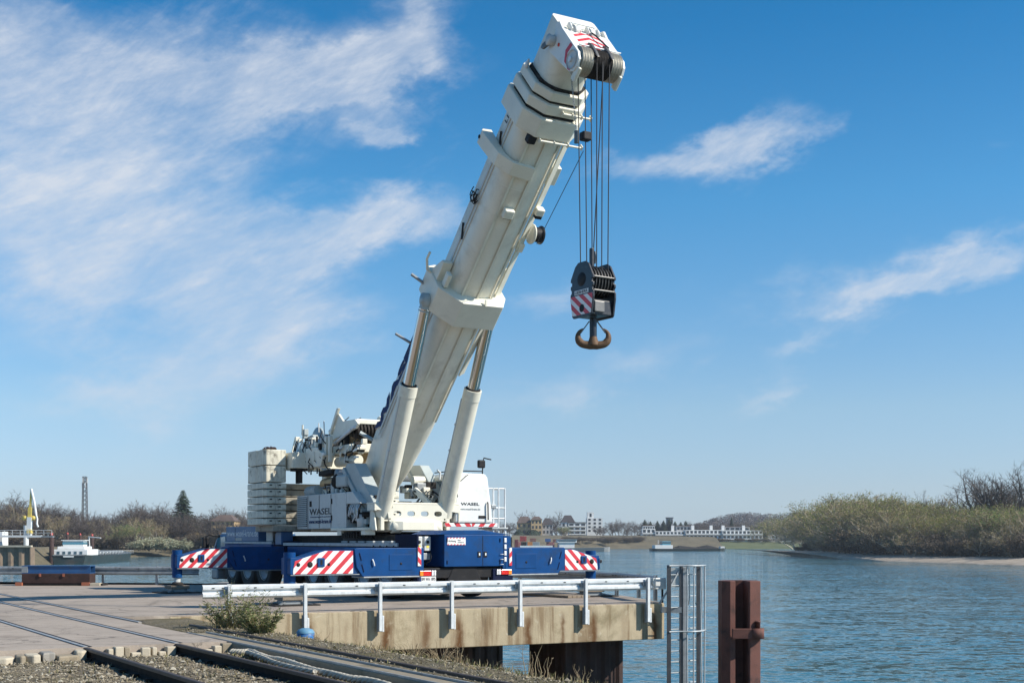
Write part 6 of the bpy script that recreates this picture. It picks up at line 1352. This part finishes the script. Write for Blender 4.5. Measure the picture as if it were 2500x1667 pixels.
house(1388, 1431, 1305, 1276, 878, 12, 'white modern block with dark window bays and flat roof', 'wallwhite', 'rooftile', 0, 3, 3, wfrac=.7, balc=True)
house(1433, 1471, 1300, 1264, 915, 14, 'white tower block with stepped flat roof', 'wallwhite', None, 0, 3, 4, wfrac=.45)
house(1434, 1450, 1266, 1250, 917, 8, 'white roof storey on the left of the tower block', 'wallwhite', None, 0, 1, 1, wfrac=.3)
house(1628, 1643, 1282, 1264, 960, 6, 'small grey lift house seen above the conifers', 'wallgrey', 'rooftile', 0, 3, 1, wfrac=.6)
TL = ['leftmost white terraced block above the meadow', 'long low white terraced block, second from left', 'white terraced block with brown roof storey, third from left', 'white terraced block at the right end of the row']
for i, (a0, a1, ye) in enumerate(((1568, 1600, 1290), (1600, 1672, 1296), (1674, 1762, 1293), (1764, 1862, 1294))): house(a0, a1, 1317, ye, 896-i*2, 12, TL[i], 'wallwhite', None, 0, max(3, int((a1-a0)/9)), 2, wfrac=.62, balc=True)
for i, (a0, a1, yt) in enumerate(((1570, 1598, 1283), (1652, 1694, 1284), (1770, 1830, 1286))): house(a0, a1, 1296, yt, 903, 8, ['set-back penthouse on the leftmost terraced block', 'set-back brown-roofed penthouse in the middle of the terraces', 'set-back brown-roofed penthouse at the right of the terraces'][i], 'wallgrey' if i else 'wallwhite', 'roofbrown', 0, 5, 1, wfrac=.7)
for px, lab in ((1643, 'leftmost white chimney tower above the terraces'), (1692, 'second white chimney tower above the terraces'), (1737, 'third white chimney tower above the terraces'), (1766, 'fourth white chimney tower above the terraces'), (1816, 'rightmost white chimney tower above the terraces')):
    p = DP(px, 900, 6); zt = HC+(HY-1282)/F_PX*900; t = MB().box(p.x-1.0, p.x+1.0, 901, 902.8, 4, zt); o = t.build('chimney_tower', M['wallwhite'], None, label=lab, cat='chimney')
house(1883, 1937, 1317, 1293, 890, 12, 'white house with arched bays at the end of the meadow, left of the island', 'wallwhite', None, 0, 6, 2, wfrac=.55)
house(516, 572, 1312, 1272, 458, 10, 'ochre gabled house half hidden behind bare trees at left', 'wallyellow', 'roofbrown', 16, 5, 3)
# ------------------------------------------------------------------ ships, containers, harbour
M['hulldark'] = mat('hull_green_black', (.03, .045, .045), .5, dirt=(.12, .08, .06), dscale=.4, damt=.5); M['hullgrey'] = mat('hull_grey', (.22, .23, .23), .6, var=.1, dscale=.3); M['shipwhite'] = mat('ship_white', (.74, .74, .72), .5, var=.04, dscale=.5); M['shipblue'] = mat('ship_blue', (.10, .32, .42), .5)
M['coal'] = mat('coal_cargo', (.02, .02, .022), .95, bump=.5, bscale=2)
def hull(T, L, B, z0, z1, m_, par, bow=.14, sheer=.8):
    secs = []
    for f, wf, dz in ((0, .82, .35), (.06, 1, .2), (.5, 1, 0), (1-bow, 1, .2), (1-bow*.4, .7, sheer*.7), (1, .08, sheer)):
        hw = B/2*wf; secs.append([(L*f, -hw*.85, z0), (L*f, hw*.85, z0), (L*f, hw, z1+dz), (L*f, -hw, z1+dz)])
    return MB(T).loft(secs, smooth=False).build('hull', m_, par)
# tanker in the left basin
T = Matrix.Translation((-103.9, 300, 0)) @ rotz(math.atan2(.995, -.11))
tk_ = empty('river_tanker', T @ Vector((0, 0, WATER)), 0, 'river tanker with white wheelhouse moored in the left basin', 'ship')
hull(T, 62, 9.4, -4.3, -2.15, M['hulldark'], tk_)
MB(T).box(1.0, 13, -4.1, 4.1, -2.0, -.55).build('deckhouse', M['shipwhite'], tk_, bev=.15); MB(T).box(2.5, 10, -3.2, 3.2, -.54, .15).build('upper_house', M['shipwhite'], tk_, bev=.15)
wh = MB(T).box(4.5, 8.5, -2.4, 2.4, .152, 1.55).build('wheelhouse', M['shipwhite'], tk_, bev=.1); MB(T).box(4.43, 8.57, -2.45, 2.45, .62, 1.22).build('wheelhouse_window', M['glassblue'], wh); MB(T).box(4.2, 8.8, -2.7, 2.7, 1.56, 1.72).build('wheelhouse_roof', M['shipwhite'], wh)
for y in (-2.6, -1.3, 0, 1.3, 2.6): MB(T).box(.93, 1.02, y-.3, y+.3, -1.6, -1.0).build('port_window', M['glass'], tk_)
MB(T).box(-.2, .9, -3.6, 3.6, -2.0, -1.72).build('stern_platform', M['hullgrey'], tk_); MB(T).box(-.26, -.2, -1.2, 1.2, -2.35, -2.02).build('stern_name_board', M['shipwhite'], tk_)
for y in (-2.2, 0, 2.2): MB(T).cyl((14, y, -1.55), (54, y, -1.5), .22, 8).build('cargo_pipe', M['galv'], tk_)
for k in range(9): MB(T).box(16+k*4.2, 17.4+k*4.2, -2.8, 2.8, -1.9, -1.1).build('pipe_bridge', M['galvold'], tk_)
MB(T).cyl((34, 2.4, -1.9), (33, 2.4, 2.6), .18, 8).build('deck_crane_mast', M['shipwhite'], tk_); MB(T).cyl((33, 2.4, 2.5), (31, -1.0, 2.2), .13, 8).build('deck_crane_jib', M['shipwhite'], tk_)
for s in (-1, 1):
    rl = MB(T)
    for k in range(22): rl.cyl((13+k*2.1, s*4.5, -2), (13+k*2.1, s*4.5, -1.15), .03, 4)
    rl.cyl((13, s*4.5, -1.15), (57, s*4.5, -1.15), .03, 4); rl.build('deck_railing', M['galv'], tk_)
# cargo barge under way
T = Matrix.Translation((71.5, 660, 0)) @ rotz(R(9))
bg = empty('coal_barge', T @ Vector((0, 0, WATER)), 0, 'coal barge with blue and white wheelhouse crossing in mid river', 'ship'); hull(T, 40, 7, -4.3, -2.9, M['hulldark'], bg, .1, .7)
MB(T).box(1.5, 11, -2.9, 2.9, -2.8, -.9).build('deckhouse', M['shipwhite'], bg, bev=.1); MB(T).box(5.5, 10, -2.3, 2.3, -.89, 1.1).build('wheelhouse', M['shipblue'], bg, bev=.1); MB(T).box(5.4, 10.1, -2.4, 2.4, -.05, .7).build('wheelhouse_window', M['glass'], bg)
MB(T).cyl((4, 0, -.9), (4, 0, 1.8), .12, 6).build('mast', M['shipwhite'], bg); MB(T).box(37, 39.2, -1.5, 1.5, -2.9, -1.6).build('bow_house', M['shipwhite'], bg)
MB(T).loft([[(12, -2.6, -2.75), (12, 2.6, -2.75), (12, .3, -2.2), (12, -.3, -2.2)], [(15, -2.8, -2.75), (15, 2.8, -2.75), (15, .4, -1.2), (15, -.4, -1.2)], [(24, -2.8, -2.75), (24, 2.8, -2.75), (24, .4, -2.0), (24, -.4, -2.0)], [(30, -2.8, -2.75), (30, 2.8, -2.75), (30, .4, -.9), (30, -.4, -.9)], [(36, -2.5, -2.75), (36, 2.5, -2.75), (36, .3, -2.2), (36, -.3, -2.2)]], smooth=False).build('coal_heap', M['coal'], bg)
# container vessel lying by the far quay
T = Matrix.Translation((4.5, 628, 0)) @ rotz(R(5))
cv = empty('container_ship', T @ Vector((0, 0, WATER)), 0, 'long grey container barge lying behind the right outrigger', 'ship'); hull(T, 44, 9, -4.3, -2.2, M['hullgrey'], cv, .08, .5)
MB(T).box(17.5, 27, -3.5, 3.5, .4, 2.0).build('bridge_house', M['shipwhite'], cv, bev=.1); MB(T).box(18, 26.5, -3.55, 3.55, .9, 1.6).build('bridge_window', M['glass'], cv); MB(T).box(17, 27.5, -3.9, 3.9, 2.0, 2.2).build('bridge_roof', M['hullgrey'], cv); MB(T).box(18.5, 26, -3, 3, -2.2, .4).build('bridge_trunk', M['shipwhite'], cv)
MB(T).box(-1.0, 15, -4.55, -4.45, -2.2, -1.0).build('bulwark', M['shipwhite'], cv)
CC = {'red': (.42, .07, .06), 'darkred': (.22, .05, .05), 'cream': (.62, .54, .40), 'orange': (.60, .28, .10), 'blue': (.06, .14, .33), 'brown': (.30, .14, .10), 'grey': (.33, .37, .38), 'rose': (.48, .22, .20)}
for k, c in CC.items(): M['c_'+k] = mat('container_'+k, c, .6, var=.12, dscale=.8)
CT = [(1256, 1266, 1316, 1330, 'darkred'), (1266, 1285, 1322, 1334, 'rose'), (1269, 1286, 1308, 1321, 'red'), (1294, 1309, 1313, 1322, 'brown'), (1272, 1288, 1322, 1331, 'cream'), (1288, 1300, 1322, 1331, 'orange'), (1301, 1318, 1322, 1333, 'grey'), (1331, 1345, 1314, 1322, 'blue'), (1334, 1354, 1322, 1333, 'rose'), (1350, 1358, 1315, 1323, 'brown'), (1361, 1380, 1322, 1333, 'grey'), (1366, 1376, 1314, 1322, 'rose'), (1380, 1390, 1315, 1334, 'darkred')]
for i, (a0, a1, y0, y1, cn) in enumerate(CT):
    d = 634+(i % 3)*2.6; x0, x1 = (a0-CX)/F_PX*d, (a1-CX)/F_PX*d; z1, z0 = HC+(HY-y0)/F_PX*d, HC+(HY-y1)/F_PX*d
    if y1 > 1328: z0 = -2.15
    pos = ('lowest at the left', 'second from left in the lower tier', 'highest on the left', 'upper tier beside the high left one', 'lower tier left of the orange one', 'lower tier beside the cream one', 'lower tier right of the orange one', 'upper tier, the only blue one', 'lower tier under the blue one', 'small upper one right of the blue one', 'lower tier next to the bridge', 'upper tier next to the bridge', 'tall stack nearest the bridge')[i]
    r = empty('shipping_container', ((x0+x1)/2, d, z0), 0, {'darkred': 'dark red', 'rose': 'rose red'}.get(cn, cn)+' shipping container on the barge, '+pos, 'container', 'containers on the barge'); MB().box(x0, x1-.1, d, d+2.4, z0, z1-.08).build('container_box', M['c_'+cn], r)
    rb = MB()
    for k in range(int((x1-x0)/.6)): rb.box(x0+.15+k*.6, x0+.4+k*.6, d-.06, d, z0+.15, z1-.2)
    if rb.v: rb.build('side_ribs', M['c_'+cn], r)
# harbour wall, gangway, loading mast, piles
jw = empty('harbour_wall', (-125, 285, -4.5), 0, 'rusty sheet-pile harbour wall at the left picture edge', 'harbour wall'); pts = []
for k in range(72): x = -150+k*.6; pts.append((x, 285+(.45 if k % 4 in (1, 2) else 0)))
pts += [(-107.2, 285), (-107.2, 287.5), (-150, 287.5)]
M['pilebrown'] = mat('weathered_pile', (.22, .16, .11), .85, dirt=(.10, .07, .05), dscale=.6, damt=.7, streak=.4)
MB().prism(pts, -5, .1).build('sheet_piling', M['pilebrown'], jw); MB().box(-150, -107.0, 284.6, 285.8, .1, .5).build('capping_beam', M['kerb'], jw)
gw = empty('gangway', (-113, 292, 2.2), 0, 'pale steel gangway carried from the harbour wall to a pile', 'gangway'); MB().box(-150, -107.5, 292, 293, 2.3, 2.75).build('walkway', M['shipwhite'], gw); MB().box(-107.4, -104.8, 292, 293.2, 2.3, 2.6).build('pile_walkway', M['galvold'], gw)
rl = MB()
for k in range(26): rl.cyl((-150+k*1.8, 292, 2.75), (-150+k*1.8, 292, 3.9), .05, 4)
rl.cyl((-150, 292, 3.9), (-105, 292, 3.9), .05, 4); rl.cyl((-150, 292, 3.3), (-105, 292, 3.3), .04, 4); rl.build('railing', M['galv'], gw)
MB().box(-150, -116.9, 293.5, 297, -.3, 3.6).build('control_cabin', M['shipwhite'], gw)
M['mastyellow'] = mat('mast_yellow', (.70, .52, .12), .5)
lm = empty('loading_mast', (-112.6, 297, .1), 0, 'white and yellow loading mast with hanging hose arm at far left', 'loading arm')
def D3(px, py, d=297): return Vector(((px-CX)/F_PX*d, d, HC+(HY-py)/F_PX*d))
MB().cyl(D3(64, 1336), D3(64, 1282), .55, 10).build('mast_foot', M['shipwhite'], lm); MB().bar(D3(71, 1310), D3(73, 1262), 1.0, 1.0).build('mast_column', M['shipwhite'], lm)
MB().bar(D3(72, 1282), D3(74, 1238), .8, .8).build('yellow_column', M['mastyellow'], lm)
for dx in (-2.2, 2.2): MB().cyl(D3(73+dx, 1264), D3(76+dx*.2, 1196), .16, 6).build('mast_leg', M['mastyellow'], lm)
for k in range(8): y = 1262-k*8; MB().cyl(D3(71+k*.4, y), D3(75+k*.2, y-4), .07, 4).build('mast_lacing', M['mastyellow'], lm)
MB().tube([D3(76, 1193), D3(84, 1228), D3(88, 1256)], .30, 8).build('outer_arm', M['shipwhite'], lm); MB().tube([D3(88, 1256), D3(91, 1266), D3(90, 1278), D3(93, 1286)], .22, 8).build('hose_end', M['shipwhite'], lm); MB().tube([D3(76, 1193), D3(82, 1230), D3(88, 1256)], .10, 6).build('stay_cable', M['galvold'], lm)
for px in (61, 81): MB().lathe([(0, -.3), (.55, -.3), (.55, .3), (0, .3)], D3(px, 1264), 'y', 14).build('counterweight_disc', M['mastyellow'], lm)
MB().box(*sorted((D3(68, 1300).x, D3(78, 1300).x)), 296.3, 297.7, D3(68, 1302).z, D3(68, 1292).z).build('mast_platform', M['mastyellow'], lm)
for px, y0, d, lab, w in ((126, 1306, 300, 'dark mooring pile at the end of the gangway', 1.1), (165, 1304, 372, 'dark mooring pile left behind the tanker wheelhouse', .9), (196, 1306, 378, 'dark mooring pile right behind the tanker wheelhouse', .9), (225, 1308, 352, 'dark mooring pile standing over the tanker deck', 1.0)):
    p = DP(px, d, -5); zt = HC+(HY-y0)/F_PX*d; r = empty('mooring_pile', p, 0, lab, 'mooring pile', 'mooring piles in the basin'); MB(Matrix.Translation(p)).lathe([(w/2*.92, 0), (w/2, .5), (w/2, zt+5), (0, zt+5)], (0, 0, 0), 'z', 12).build('pile_tube', M['rustdark'], r); MB(Matrix.Translation(p)).lathe([(w/2*.6, zt+5.002), (w/2*.6, zt+5.5), (0, zt+5.6)], (0, 0, 0), 'z', 10).build('pile_lamp', M['c_red'], r)
# lattice radio mast
lm = empty('radio_mast', DP(207, 640, 0), 0, 'grey lattice radio mast rising behind the left wood', 'mast'); T = Matrix.Translation(DP(207, 640, 0)); zt = HC+(HY-1163)/F_PX*640
lg, br = MB(T), MB(T); n_ = 15
for s in ((-1, -1), (1, -1), (1, 1), (-1, 1)): lg.tube([(s[0]*1.3, s[1]*1.3, 0), (s[0]*.8, s[1]*.8, zt)], .20, 4)
for k in range(n_):
    z0, z1 = zt*k/n_, zt*(k+1)/n_; w0, w1 = 1.3-.5*k/n_, 1.3-.5*(k+1)/n_
    for a_, b_2 in (((-1, -1), (1, -1)), ((1, -1), (1, 1)), ((1, 1), (-1, 1)), ((-1, 1), (-1, -1))):
        br.cyl((a_[0]*w0, a_[1]*w0, z0), (b_2[0]*w1, b_2[1]*w1, z1), .12, 4); br.cyl((a_[0]*w1, a_[1]*w1, z1), (b_2[0]*w1, b_2[1]*w1, z1), .07, 4)
lg.build('mast_legs', M['laddark'], lm); br.build('lattice', M['laddark'], lm)
for k in range(6): a_ = k*1.05; MB(T).box(1.25*math.cos(a_)-.2, 1.25*math.cos(a_)+.2, 1.25*math.sin(a_)-.15, 1.25*math.sin(a_)+.15, zt-3.2-(k % 2)*2.2, zt-.8-(k % 2)*2.2).build('antenna_panel', M['shipwhite'], lm)

# ------------------------------------------------------------------ haze: thin even air over the whole place
hz = bpy.data.materials.new('haze_air'); hz.use_nodes = True; ht = hz.node_tree; ht.nodes.remove(ht.nodes['Principled BSDF'])
pv = ht.nodes.new('ShaderNodeVolumePrincipled'); pv.inputs['Color'].default_value = (.86, .92, 1, 1); pv.inputs['Density'].default_value = .00013; pv.inputs['Anisotropy'].default_value = .2
ht.links.new(pv.outputs[0], ht.nodes['Material Output'].inputs['Volume'])
MB().box(-1600, 1700, -150, 3400, -8.2, 62).build('haze', hz, None, kind='stuff', label='thin pale blue haze in the air over the river', cat='haze')
